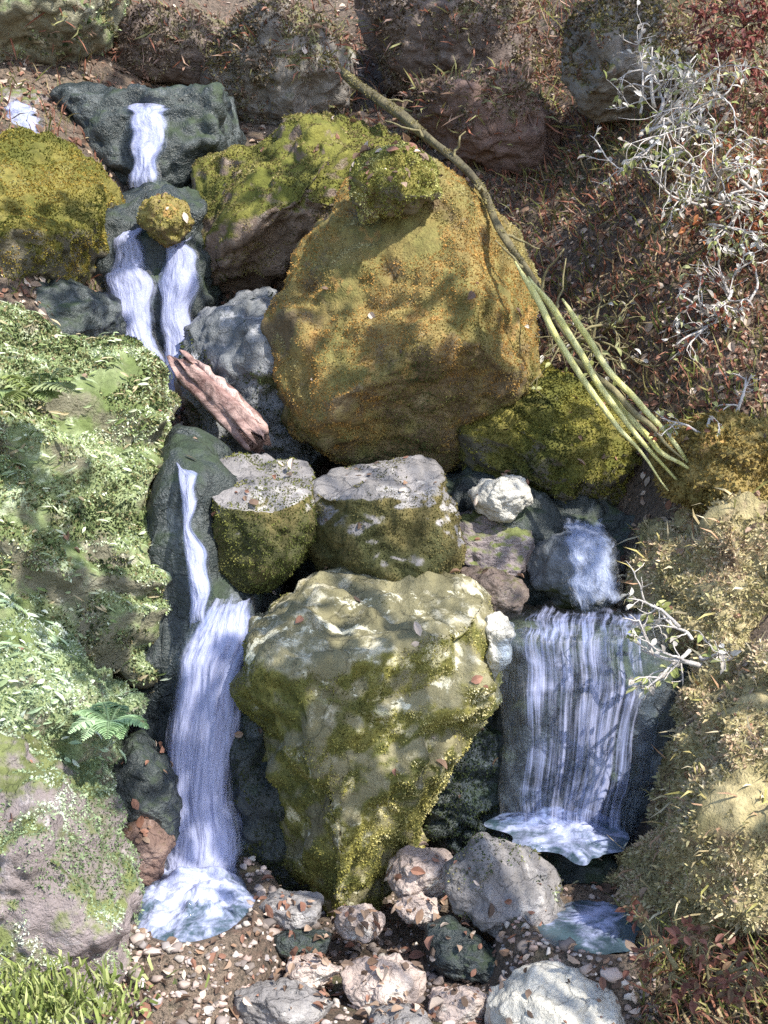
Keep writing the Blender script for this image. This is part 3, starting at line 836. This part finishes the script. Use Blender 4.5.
def pool(pts, Y0, mat, label, hump=0.02, z=None, kmax=None):
    c = np.mean(pts, 0)
    n, m = 40, 110
    ctr = P(c[0], c[1], Y0)
    if z is None: z = ctr[2]

    def onplane(px, py):
        d = P(px, py, 1.0) - CAM
        return CAM + d * ((z - CAM[2]) / d[2])
    ring = np.array([onplane(*a) for a in pts])
    per = np.concatenate([ring, ring[:1]])
    s = np.linspace(0, len(ring), m, endpoint=False)
    per = np.stack([np.interp(s, np.arange(len(per)), per[:, k]) for k in range(3)], -1)
    for _ in range(3):
        per = (np.roll(per, 1, 0) + 2 * per + np.roll(per, -1, 0)) / 4
    cc = per.mean(0)
    an = np.linspace(0, 2 * math.pi, m, endpoint=False)
    per = cc + (per - cc) * (1 + 0.18 * vnoise(np.stack([np.cos(an) * 3, np.sin(an) * 3, an * 0 + Y0], -1)))[:, None]
    per[:, 2] = z
    V = [cc]
    for a in range(1, n + 1):
        V += list(cc + (per - cc) * a / n)
    V = np.array(V)
    rr = np.concatenate([[0], np.repeat(np.arange(1, n + 1) / n, m)])
    V[:, 2] += hump * (1 - rr ** 2) * 1.5 + hump * (1.2 * fbm(V * 14, 3) + 0.8 * np.abs(fbm(V * 34, 3))) * (1 - rr ** 3)
    Fc = [[0, 1 + k, 1 + (k + 1) % m] for k in range(m)]
    for a in range(n - 1):
        for k in range(m):
            i = 1 + a * m
            Fc.append([i + k, i + m + k, i + m + (k + 1) % m, i + (k + 1) % m])
    o = mesh_obj('pool_water', V, Fc, mat, uvs=np.stack([rr, rr], -1))
    tag(o, label, 'pool', kind='structure')


pool([(492, 825), (515, 800), (560, 795), (605, 805), (640, 838), (620, 860), (580, 860), (525, 850)], 3.98, W_LEDGE,
     'foaming white water at the foot of the veil waterfall', 0.016)
pool([(530, 925), (570, 880), (630, 880), (652, 920), (630, 952), (590, 962), (552, 950)], 3.60, W_POOL,
     'small blue green pool below the dark overhanging rock', 0.006, BASINS[1][2])
pool([(140, 872), (192, 862), (248, 872), (274, 908), (258, 944), (192, 954), (126, 946), (116, 908)], 3.73, W_PLUNGE,
     'frothy plunge pool at the foot of the left waterfall', 0.034, BASINS[0][2])

# ------------------------------------------------------------------ tubes, twigs, plants
def tube(path, rad, seg=7):
    path = np.asarray(path, float); n = len(path)
    rad = np.broadcast_to(rad, n)
    tan = unit(np.gradient(path, axis=0))
    ref = np.array([0.3, 0.8, 0.5])
    s = unit(np.cross(tan, ref)); b2 = np.cross(tan, s)
    a = np.linspace(0, 2 * math.pi, seg, endpoint=False)
    v = path[:, None] + rad[:, None, None] * (np.cos(a)[None, :, None] * s[:, None] + np.sin(a)[None, :, None] * b2[:, None])
    f = []
    for i in range(n - 1):
        for k in range(seg):
            f.append([i * seg + k, i * seg + (k + 1) % seg, (i + 1) * seg + (k + 1) % seg, (i + 1) * seg + k])
    f.append(list(range(seg))[::-1]); f.append([(n - 1) * seg + k for k in range(seg)])
    return v.reshape(-1, 3), f


def curve(pts, n=24, wob=0.0, seed=0):
    pts = np.asarray(pts, float)
    t = np.linspace(0, 1, len(pts)); tv = np.linspace(0, 1, n)
    out = np.stack([np.interp(tv, t, pts[:, k]) for k in range(3)], -1)
    for _ in range(2):
        out[1:-1] = (out[:-2] + 2 * out[1:-1] + out[2:]) / 4
    if wob:
        q = np.stack([tv * 6, np.full(n, seed * 3.1), np.zeros(n)], -1)
        out += wob * np.stack([vnoise(q), vnoise(q + 20), vnoise(q + 40)], -1)
    return out


def fern(base, size, label, cols, nfr=8, seed=0, lean=(0, -0.5, 0.4), name='fern', spread=0.9):
    rs = np.random.RandomState(seed)
    root = empty(name, base)
    tag(root, label, 'fern', 'ferns on the gully sides')
    cols = np.array(cols)
    for k in range(nfr):
        a = 2 * math.pi * (k + rs.rand() * 0.7) / nfr
        d = unit(np.array([math.cos(a) * spread, math.sin(a) * spread, 0.55]) + np.array(lean) + rs.normal(0, 0.12, 3))
        Lf = size * rs.uniform(0.7, 1.15)
        n = 26
        t = np.linspace(0, 1, n)
        path = np.array(base)[None] + d[None] * (t * Lf)[:, None] + np.array([0, 0, -1])[None] * (0.55 * Lf * t ** 2.2)[:, None]
        mb = MB()
        tv, tf = tube(path, np.linspace(0.0035, 0.0012, n), 4)
        c0 = cols[rs.randint(len(cols))] * rs.uniform(0.8, 1.2)
        mb.add(tv, tf, c0 * 0.7)
        tan = unit(np.gradient(path, axis=0))
        for i in range(3, n):
            w = Lf * 0.26 * math.sin(math.pi * min(1, (t[i] * 0.93 + 0.07)) ** 0.75) + 0.006
            up = np.array([0, 0, 1.0])
            s = unit(np.cross(tan[i], up))
            for sg in (-1, 1):
                dd = s * sg + tan[i] * 0.35 + np.array([0, 0, -0.15]) + rs.normal(0, 0.08, 3)
                v, f = leaf(path[i], dd, up, w, Lf * 0.045 + 0.004, 0.15)
                mb.add(v, f, c0 * rs.uniform(0.8, 1.2))
        mb.build('frond', M_LEAF, root, smooth=False)
    return root


PALEF = [(0.28, 0.36, 0.15), (0.40, 0.47, 0.24), (0.22, 0.27, 0.09)]
MINTF = [(0.30, 0.44, 0.24), (0.46, 0.58, 0.38), (0.24, 0.34, 0.18)]
for k, (px, py, Y, sz, lab, pal) in enumerate([
        (40, 400, 3.98, 0.24, 'pale fern near the top of the big left boulder', PALEF),
        (110, 725, 3.55, 0.16, 'mint green fern on the right tip of the mint boulder', MINTF),
        (655, 165, 5.35, 0.20, 'small green fern under the silvery twigs in the upper right', [(0.2, 0.24, 0.07), (0.33, 0.38, 0.15)])]):
    fern(P(px, py, Y), sz, lab, pal, 8, 20 + k)


# grass clumps / dead stalks of the banks (uncountable)
def grass(name, pts, nrm, L, wd, pal, label, seed, lean=(0, 0, 0)):
    rs = np.random.RandomState(seed)
    k = len(pts)
    pal = np.array(pal)
    col = pal[rs.randint(len(pal), size=k)] * rs.uniform(0.7, 1.25, k)[:, None]
    d = unit(nrm * 0.6 + rs.normal(0, 0.45, (k, 3)) + np.array([0, 0, 0.7]) + np.array(lean))
    ln = L * rs.uniform(0.4, 1.4, k)
    v, f, c = blades(pts, d, ln, wd * rs.uniform(0.7, 1.3, k), col, rs, 0.9)
    o = mesh_obj(name, v, f, M_DRY, cols=c, smooth=False)
    tag(o, label, 'grass', kind='stuff')


def on_ground(px0, px1, py0, py1, n, rs):
    """Scatter positions on the real slope inside a part of the view (solved by marching the sight line)."""
    out = []
    px = rs.uniform(px0, px1, n); py = rs.uniform(py0, py1, n)
    Ys = np.linspace(2.6, 9.5, 120)
    d = FWD[None] + np.outer((px - W / 2) / F, [1, 0, 0]) + np.outer((H / 2 - py) / F, UP)
    d = d / d[:, 1:2]
    X = d[:, :1] * Ys[None]; Z = CAM[2] + d[:, 2:] * Ys[None]
    G = ground_z(X, np.broadcast_to(Ys, X.shape))
    h = Z - G
    ok = (h < 0).any(1); k = np.maximum((h < 0).argmax(1), 1)
    r = np.arange(n)
    t = h[r, k - 1] / np.maximum(h[r, k - 1] - h[r, k], 1e-9)
    y = Ys[k - 1] + np.clip(t, 0, 1) * (Ys[1] - Ys[0])
    x = d[:, 0] * y
    p = np.stack([x, y, ground_z(x, y)], -1)[ok]
    for bx, by, bz, rx, ry in BASINS:
        p = p[~((np.hypot((p[:, 0] - bx) / rx, (p[:, 1] - by) / ry) < 1.1) & (p[:, 2] < bz + 0.012))]
    return p


def ground_n(p):
    e = 0.03
    dx = (ground_z(p[:, 0] + e, p[:, 1]) - ground_z(p[:, 0] - e, p[:, 1])) / (2 * e)
    dy = (ground_z(p[:, 0], p[:, 1] + e) - ground_z(p[:, 0], p[:, 1] - e)) / (2 * e)
    return unit(np.stack([-dx, -dy, np.ones(len(p))], -1))


rs = np.random.RandomState(5)
# short growth on the upper right slope
g = np.concatenate([on_ground(520, 790, 0, 460, 5000, rs), on_ground(480, 790, -60, 200, 1500, rs), on_ground(640, 820, 880, 1080, 2500, rs), on_ground(780, 1050, 0, 1000, 4000, rs), on_ground(-260, 100, -60, 300, 2500, rs)])
grass('dry_grass', g, ground_n(g), 0.07, 0.006, [(0.26, 0.23, 0.10), (0.38, 0.30, 0.18), (0.19, 0.21, 0.06), (0.34, 0.16, 0.11), (0.28, 0.12, 0.08)],
      'short dry grass over the bare soil of the slope', 3)
# long straw on the right bank
gp, gn = [], []
for nm in ('stream_bank', 'stream_bank.001'):
    v, f, loc = ROCKS[nm]
    p, n = sample(v, f, 5200, rs)
    k = n[:, 1] < 0.3
    gp.append((p + loc)[k]); gn.append(n[k])
gp = np.concatenate(gp); gn = np.concatenate(gn)
grass('bank_grass', gp[::2], gn[::2], 0.06, 0.006, [(0.46, 0.40, 0.17), (0.60, 0.49, 0.28), (0.70, 0.61, 0.42), (0.36, 0.34, 0.12), (0.48, 0.30, 0.19)],
      'tan and olive grass covering the right stream bank', 4, (-0.25, -0.3, -0.35))
g = on_ground(-60, 130, 960, 1060, 2500, rs)
v, f, loc = ROCKS['boulder.007'] if 'boulder.007' in ROCKS else list(ROCKS.values())[0]
c = P(60, 1005, 2.95)
g2 = np.stack([c[0] + rs.normal(-0.05, 0.10, 1300), c[1] + rs.normal(0, 0.07, 1300), np.full(1300, c[2]) + rs.normal(0, 0.02, 1300)], -1)
grass('green_grass', g2, np.tile([0, -0.2, 1.0], (len(g2), 1)), 0.045, 0.007, [(0.28, 0.34, 0.10), (0.42, 0.46, 0.20), (0.17, 0.22, 0.06)],
      'bright yellow green grass in the bottom left corner', 6)


tp, tn = [on_ground(300, 620, -60, 230, 3500, rs)], []
tn.append(ground_n(tp[0]))
for nm_, (v, f, loc) in ROCKS.items():
    if loc[2] > 2.2 and loc[1] > 6.2:
        p, n = sample(v, f, 900, rs); kq = (n[:, 1] < 0.3) & (fbm(p * 4 + loc, 2) > -0.15)
        tp.append((p + loc)[kq]); tn.append(n[kq])
grass('dry_tangle', np.concatenate(tp), np.concatenate(tn), 0.075, 0.007, [(0.24, 0.22, 0.09), (0.36, 0.24, 0.18), (0.30, 0.12, 0.08), (0.30, 0.30, 0.14), (0.24, 0.17, 0.15), (0.34, 0.15, 0.10)],
      'tangle of dry brown stalks over the top of the gully', 14, (-0.2, -0.3, -0.5))
# leaf litter
def litter(pts, nrm, name, label, pal, seed, size=0.027):
    rs = np.random.RandomState(seed); mb = MB(); pal = np.array(pal)
    for p, n in zip(pts, nrm):
        d = unit(np.cross(n, rs.normal(size=3))); u = unit(n + rs.normal(0, 0.5, 3))
        L = size * rs.choice([0.4, 0.6, 0.9, 1.0, 1.5]) * rs.uniform(0.8, 1.2)
        v, f = leaf(p + n * 0.008, d + rs.normal(0, 0.2, 3), u, L, L * rs.uniform(0.45, 0.7), rs.uniform(-0.5, 0.6))
        mb.add(v, f, pal[rs.randint(len(pal))] * rs.uniform(0.7, 1.2))
    o = mb.build(name, M_DRY, smooth=False)
    tag(o, label, 'leaves', kind='stuff')


g = np.concatenate([on_ground(60, 790, -40, 460, 12000, rs), on_ground(-260, 60, -60, 400, 4000, rs), on_ground(790, 1050, -60, 900, 5000, rs), on_ground(80, 660, 860, 1050, 700, rs), on_ground(430, 680, 460, 700, 500, rs)])
LN = [ground_n(g)]; LPt = [g]
for nm, (v, f, loc) in ROCKS.items():
    if bpy.data.objects[nm].data.materials[0].name in ('dark_wet_stone', 'wet_grey_stone') and loc[2] > 0.35: continue
    top = loc[2] > 1.9
    k = 1400 if nm.startswith('stream_bank') else (260 if top else 110)
    p, n = sample(v, f, k, rs)
    kp = (n[:, 2] > (0.15 if top else 0.4)) & (fbm(p * 6 + loc, 2) > -0.1)
    LPt.append((p + loc)[kp]); LN.append(n[kp])
LPt = np.concatenate(LPt); LN = np.concatenate(LN)
litter(LPt, LN, 'leaf_litter', 'fallen brown leaves lying over the soil and stones',
       [(0.30, 0.19, 0.13), (0.40, 0.29, 0.22), (0.17, 0.115, 0.085), (0.58, 0.48, 0.41), (0.34, 0.18, 0.13), (0.27, 0.14, 0.10), (0.13, 0.09, 0.07)], 8)

# gravel of the stream bed
g = on_ground(90, 660, 860, 1060, 2000, rs)
mb = MB(); iv, if_ = ico(2)
GP = np.array([(0.44, 0.36, 0.33), (0.52, 0.44, 0.41), (0.36, 0.29, 0.26), (0.48, 0.36, 0.32), (0.58, 0.53, 0.49), (0.26, 0.22, 0.21), (0.20, 0.17, 0.16), (0.32, 0.29, 0.29), (0.24, 0.20, 0.18)])
for p in g:
    s = min(0.026, 0.005 + 0.0045 * rs.exponential())
    v = iv * np.array([1, rs.uniform(0.7, 1.2), rs.uniform(0.45, 0.8)]) * s
    v = v * (1 + 0.5 * vnoise(iv * 1.9 + rs.rand(3) * 40))[:, None]
    for _ in range(5):
        dq = unit(rs.normal(size=3)); sq_ = v @ dq
        v = v - np.maximum(sq_ - sq_.max() * 0.55, 0)[:, None] * dq
    a = rs.rand() * 6.28
    v = np.stack([v[:, 0] * math.cos(a) - v[:, 1] * math.sin(a), v[:, 0] * math.sin(a) + v[:, 1] * math.cos(a), v[:, 2]], -1)
    mb.add(v + p + np.array([0, 0, s * 0.25]), if_.tolist(), GP[rs.randint(len(GP))] * rs.uniform(0.8, 1.4))
tag(mb.build('gravel', M_DRY), 'pinkish and grey gravel of the stream bed', 'gravel', kind='stuff')

# fallen yellow stems
stem_pts = [[(532, 280), (572, 345), (632, 430), (704, 508)], [(562, 300), (612, 368), (666, 436), (730, 512)],
            [(518, 262), (558, 335), (612, 418), (672, 490)], [(570, 352), (612, 392), (650, 428), (682, 460)],
            [(590, 372), (628, 418), (664, 452), (712, 486)]]
stem_lab = ['thick bright yellow stem at the middle of the bundle on the bank', 'longest pale yellow stem reaching past the golden shelf rock',
            'yellow green stem highest on the side of the ochre boulder', 'short grey brown stem lying across the yellow bundle',
            'short yellow stem on the upper side of the bundle nearest the golden shelf rock']
for k, (sp, lb) in enumerate(zip(stem_pts, stem_lab)):
    pts = [P(a, b_, 4.56 - 0.20 * i / 3 - 0.008 * k) for i, (a, b_) in enumerate(sp)]
    pa = curve(pts, 26, 0.014, k * 2.3)
    v, f = tube(pa, np.interp(np.arange(26), [0, 3, 14, 25], [0.003, 0.0115, 0.010, 0.002]), 7)
    o = mesh_obj('dead_reed', v, f, M_BROWNTWIG if k == 3 else M_STEM, loc=pa[0])
    tag(o, lb, 'plant stem', 'stems lying down the right bank')

# fallen branch along the bank edge
pa = curve([P(350, 70, 6.1), P(425, 138, 5.4), P(480, 195, 4.95), P(528, 270, 4.72), P(560, 325, 4.72), P(590, 370, 4.74)], 90, 0.03, 3)
v, f = tube(pa, np.linspace(0.019, 0.007, 90), 12)
ang = np.tile(np.linspace(0, 2 * math.pi, 12, endpoint=False), 90); lx = np.repeat(np.arange(90) * 0.16, 12)
v = np.repeat(pa, 12, 0) + (v - np.repeat(pa, 12, 0)) * (1 + 0.5 * fbm(np.stack([np.cos(ang) * 1.2, np.sin(ang) * 1.2, lx], -1), 3))[:, None]
o = mesh_obj('fallen_branch', v, f, M_DARKTWIG, loc=pa[0])
ROCKS[o.name] = (v - pa[0], np.array([q[:3] for q in f] + [[q[0], q[2], q[3]] for q in f if len(q) == 4]), pa[0])
moss(o, [(0.14, 0.12, 0.05), (0.24, 0.21, 0.09), (0.36, 0.33, 0.15)], 18000, 0.010, 0.42, 0.2, patch=7)
for k_ in range(9):
    i_ = 8 + k_ * 9
    dd_ = unit(RS.normal(0, 0.6, 3) + np.array([0.4, -0.3, 0.5]))
    tw = curve([pa[i_], pa[i_] + dd_ * 0.06, pa[i_] + dd_ * RS.uniform(0.10, 0.22) + np.array([0.02, 0, -0.01])], 10, 0.012, k_)
    tv_, tf_ = tube(tw, np.linspace(0.007, 0.002, 10), 5)
    mesh_obj('side_twig', tv_ - pa[0], tf_, M_BROWNTWIG, parent=o)
tag(o, 'long brown fallen branch slanting past the ochre boulder', 'branch')

# driftwood log
ax = [P(182, 362, 5.02), P(205, 385, 4.95), P(232, 412, 4.85), P(256, 436, 4.75)]
pa = curve(ax, 60, 0.006, 5)
SG = 40
v, f = tube(pa, np.interp(np.linspace(0, 1, 60), [0, 0.04, 0.5, 0.96, 1], [0.040, 0.054, 0.061, 0.064, 0.050]), SG)
cen = np.repeat(pa, SG, 0); off = v - cen
th_ = np.tile(np.linspace(0, 2 * math.pi, SG, endpoint=False), 60)
ls_ = np.repeat(np.linspace(0, 1, 60), SG)
off = off * np.array([0.92, 0.92, 0.92])
q = np.stack([np.cos(th_) * 2.6, np.sin(th_) * 2.6, ls_ * 1.6], -1)
sq = 1 / (np.abs(np.cos(th_ + 0.5)) ** 7 + np.abs(np.sin(th_ + 0.5)) ** 7) ** (1 / 7)
v = cen + off * (sq * (0.84 + 0.30 * fbm(q, 3) + 0.34 * fbm(q * np.array([4, 4, 1]), 3)))[:, None]
axd = unit(pa[-1] - pa[0])
rag = 0.13 * fbm(np.stack([np.cos(th_) * 4, np.sin(th_) * 4, ls_ * 0], -1), 3)
v = v + axd * (rag * np.maximum(np.clip(1 - ls_ * 6, 0, 1), np.clip(ls_ * 6 - 5, 0, 1)))[:, None]
lg = mesh_obj('driftwood_log', v, f, M_LOG, loc=pa[0])
tag(lg, 'short pink brown log wedged in the stream beside the twin waterfalls', 'log')
st = pa + np.array([0.034, -0.032, 0.034])  # pale strip paints the lit upper edge of the log
v, f = tube(st[4:57], (0.013 + 0.006 * vnoise(np.stack([np.arange(53) * 0.2, np.zeros(53), np.zeros(53)], -1))) * np.sin(np.linspace(0.25, 2.9, 53)), 9)
v = v + 0.008 * fbm(v * 25, 2)[:, None]
mesh_obj('lit_edge_strip', v - pa[0], f, M_PALEWOOD, parent=lg)


# twiggy shrubs
def shrub(name, base, label, cat, mat, nst=5, size=0.4, seed=0, lean=(-0.3, -0.4, 0.2), leafpal=None, nleaf=60, rad=0.0066, depth=3, leafsz=0.03):
    rs = np.random.RandomState(seed)
    root = empty(name, base); tag(root, label, cat)
    mb = MB(); tips = []

    def grow(p, d, L, r, lv):
        n = 10
        path = [np.array(p)]
        dd = np.array(d)
        for i in range(n - 1):
            dd = unit(dd + rs.normal(0, 0.15, 3) + np.array([0, 0, -0.02]))
            path.append(path[-1] + dd * L / n)
        path = np.array(path)
        v, f = tube(path, np.linspace(r, r * 0.45, n), 5)
        mb.add(v, f)
        for q in path[3:]: tips.append((q, dd))
        if lv > 0:
            for k in range(4):
                i = rs.randint(2, n)
                grow(path[i], unit(dd + rs.normal(0, 0.7, 3)), L * rs.uniform(0.4, 0.7), r * 0.55, lv - 1)
    for k in range(nst):
        grow(np.array(base) + rs.normal(0, 0.04, 3), unit(np.array(lean) + rs.normal(0, 0.55, 3)), size * rs.uniform(0.6, 1.1), rad * rs.uniform(0.7, 1.2), depth - 1)
    mb.build('twigs', mat, root)
    if leafpal is not None:
        lb = MB(); lp = np.array(leafpal)
        for _ in range(nleaf):
            q, dd = tips[rs.randint(len(tips))]
            v, f = leaf(q, dd + rs.normal(0, 0.7, 3), unit(rs.normal(0, 0.5, 3) + np.array([0, -0.5, 1])), leafsz * rs.uniform(0.6, 1.3), leafsz * 0.5)
            lb.add(v, f, lp[rs.randint(len(lp))] * rs.uniform(0.8, 1.15))
        lb.build('leaves', M_LEAF, root, smooth=False)
    return root


GR = [(0.30, 0.34, 0.12), (0.42, 0.44, 0.20), (0.22, 0.24, 0.08)]
WHT = [(0.76, 0.74, 0.70), (0.50, 0.46, 0.42), (0.40, 0.42, 0.22)]
RED = [(0.24, 0.08, 0.05), (0.32, 0.12, 0.07), (0.18, 0.06, 0.05)]
SH = [
 ('dry_shrub', (655, 120, 5.25), 'silvery twiggy shrub with pale leaves at the top right', 'shrub', M_TWIG, 12, 0.38, (0.0, -0.4, 0.5), WHT + WHT + GR, 420),
 ('dry_shrub', (715, 200, 5.0), 'silvery bare twigs sprawling in front of a rust red shrub', 'shrub', M_TWIG, 12, 0.36, (0.0, -0.4, 0.3), WHT + WHT + GR, 380),
 ('dry_shrub', (735, 320, 4.9), 'twiggy shrub with rust leaves at the middle right edge', 'shrub', M_TWIG, 7, 0.28, (-0.3, -0.4, 0.3), RED + WHT, 260),
 ('dry_shrub', (600, 330, 5.1), 'sparse grey twigs above the yellow stems', 'shrub', M_BROWNTWIG, 7, 0.28, (0.1, -0.3, 0.6), GR + WHT, 90),
 ('red_shrub', (765, 45, 5.6), 'maroon leafed shrub in the top right corner', 'shrub', M_BROWNTWIG, 12, 0.30, (-0.1, -0.3, 0.1), [(0.20, 0.06, 0.05), (0.28, 0.10, 0.08), (0.14, 0.05, 0.05)], 900),
 ('red_shrub', (765, 215, 5.25), 'rust red leafed shrub at the upper right edge behind silvery twigs', 'shrub', M_BROWNTWIG, 12, 0.28, (0.0, -0.3, 0.2), [(0.34, 0.12, 0.05), (0.26, 0.08, 0.05), (0.40, 0.17, 0.07)], 900),
 ('red_shrub', (700, 300, 5.2), 'low rust brown shrub below the silvery twigs', 'shrub', M_BROWNTWIG, 9, 0.20, (0.0, -0.3, 0.3), [(0.30, 0.12, 0.07), (0.24, 0.14, 0.09), (0.20, 0.2, 0.08)], 400),
 ('dry_shrub', (715, 420, 4.45), 'pale dead sprays hanging over the golden shelf rock', 'shrub', M_TWIG, 5, 0.17, (-0.1, -0.3, -0.1), WHT + GR + RED, 80),
 ('bramble', (700, 640, 3.80), 'pale bramble stems on the right bank beside the veil waterfall', 'bramble', M_TWIG, 5, 0.20, (-0.1, -0.3, 0.2), WHT + GR, 90),
 ('red_leaf_plant', (690, 965, 3.15), 'dark red leafed plant in the bottom right corner', 'plant', M_BROWNTWIG, 6, 0.13, (0, -0.3, 0.5),
  [(0.16, 0.07, 0.055), (0.24, 0.11, 0.085), (0.20, 0.13, 0.08)], 170)]
for k, (nm, (px, py, Y), lb_, ct, mt, ns, sz, ln_, lp_, nl) in enumerate(SH):
    shrub(nm, P(px, py, Y), lb_, ct, mt, ns, sz, k + 1, ln_, lp_, nl)

# ------------------------------------------------------------------ light, sky, camera
sun_dir = np.array([0.45, -0.50, 0.74]); sun_dir = sun_dir / np.linalg.norm(sun_dir)
elev = math.asin(sun_dir[2]); az = math.atan2(sun_dir[0], sun_dir[1])
# unseen tree added behind the viewer, leaf clumps placed to dapple the gully
tx, tyy = 2.9, 0.6
tb = np.array([tx, tyy, float(ground_z(np.array([tx]), np.array([tyy]))[0]) - 0.05])
tree = empty('tree', tb); tag(tree, 'unseen leafy tree added on the right bank to dapple the stream with shade', 'tree')
rs = np.random.RandomState(77)
pa = curve([tb, tb + [0.05, 0.05, 1.5], tb + [-0.1, 0.15, 3.0], tb + [-0.2, 0.4, 4.6], tb + [-0.3, 0.6, 6.2]], 50, 0.04, 2)
v, f = tube(pa, np.linspace(0.13, 0.03, 50), 16)
v = v + unit(v - np.repeat(pa, 16, 0)) * (0.012 * fbm(v * np.array([13, 13, 4]), 4))[:, None]
mesh_obj('trunk', v - tb, f, M_DARKTWIG, parent=tree)
SHADED = [(268, 660, 3.88, 0.12), (285, 740, 3.86, 0.19), (310, 830, 3.9, 0.17), (60, 520, 4.0, 0.07), (120, 600, 4.0, 0.10), (40, 420, 4.0, 0.06), (255, 800, 4.1, 0.15), (235, 700, 4.2, 0.10), (440, 450, 4.8, 0.2), (330, 440, 4.8, 0.16), (530, 480, 4.8, 0.18), (620, 530, 4.8, 0.16),
          (560, 570, 4.6, 0.14), (540, 150, 6.0, 0.24), (160, 70, 6.4, 0.26), (300, 60, 6.4, 0.24), (420, 40, 6.5, 0.26), (480, 120, 6.2, 0.2), (600, 60, 5.9, 0.2), (580, 200, 5.5, 0.2), (60, 290, 5.2, 0.2),
          (260, 270, 5.4, 0.18), (230, 360, 5.1, 0.12), (100, 620, 4.0, 0.15), (60, 580, 4.0, 0.08), (110, 790, 3.8, 0.14), 
          (630, 840, 4.0, 0.10), 
          (90, 420, 4.0, 0.07), (640, 900, 3.7, 0.07)]
mb = MB(); lb = MB()
for k, (px, py, Y, rr_) in enumerate(SHADED):
    c = P(px, py, Y) + sun_dir * rs.uniform(3.0, 4.2)
    i = int(np.clip(np.argmin(np.abs(pa[:, 2] - (c[2] - 0.5))), 8, 48))
    bp = curve([pa[i], pa[i] * 0.5 + c * 0.5 + [0, 0, 0.12], c], 16, 0.04, k)
    v, f = tube(bp, np.linspace(0.009, 0.003, 16), 6); mb.add(v, f)
    for _ in range(int(40 * (rr_ / 0.12) ** 1.6)):
        q = c + rs.normal(0, 1, 3) * rr_ * 0.62
        v, f = leaf(q, rs.normal(size=3), unit(rs.normal(0, 0.5, 3) + sun_dir), 0.085 * rs.uniform(0.7, 1.3), 0.05)
        lb.add(v, f, np.array([(0.10, 0.14, 0.03), (0.14, 0.17, 0.04), (0.08, 0.11, 0.03)][rs.randint(3)]))
mb.build('limbs', M_DARKTWIG, tree); lb.build('shade_leaves', M_LEAF, tree, smooth=False)

wd = bpy.data.worlds.new('World'); scene.world = wd; wd.use_nodes = True
nt = wd.node_tree; nt.nodes.clear()
sky = nt.nodes.new('ShaderNodeTexSky'); sky.sky_type = 'NISHITA'; sky.sun_disc = False
sky.sun_elevation = elev; sky.sun_rotation = az
bg = nt.nodes.new('ShaderNodeBackground'); bg.inputs['Strength'].default_value = 0.15
ow = nt.nodes.new('ShaderNodeOutputWorld')
nt.links.new(sky.outputs[0], bg.inputs['Color']); nt.links.new(bg.outputs[0], ow.inputs['Surface'])
sl = bpy.data.lights.new('sun', 'SUN'); sl.energy = 4.2; sl.angle = math.radians(0.5); sl.color = (1.0, 0.94, 0.82)
so = bpy.data.objects.new('sun', sl); COL.objects.link(so)
so.rotation_euler = Vector(sun_dir.tolist()).to_track_quat('Z', 'Y').to_euler()
so.location = (3, -3, 8)

cam = bpy.data.cameras.new('camera'); cam.sensor_fit = 'VERTICAL'; cam.angle = VFOV
cam.clip_start = 0.05; cam.clip_end = 500
co = bpy.data.objects.new('camera', cam); COL.objects.link(co)
co.location = CAM.tolist(); co.rotation_euler = (math.radians(90) + PITCH, 0, 0)
scene.camera = co
scene.view_settings.view_transform = 'Standard'
scene.view_settings.look = 'None'
scene.view_settings.gamma = 1.0
scene.view_settings.use_curve_mapping = False
scene.view_settings.exposure = 0.98
scene.cycles.max_bounces = 6
scene.cycles.transparent_max_bounces = 12
scene.cycles.use_denoising = False
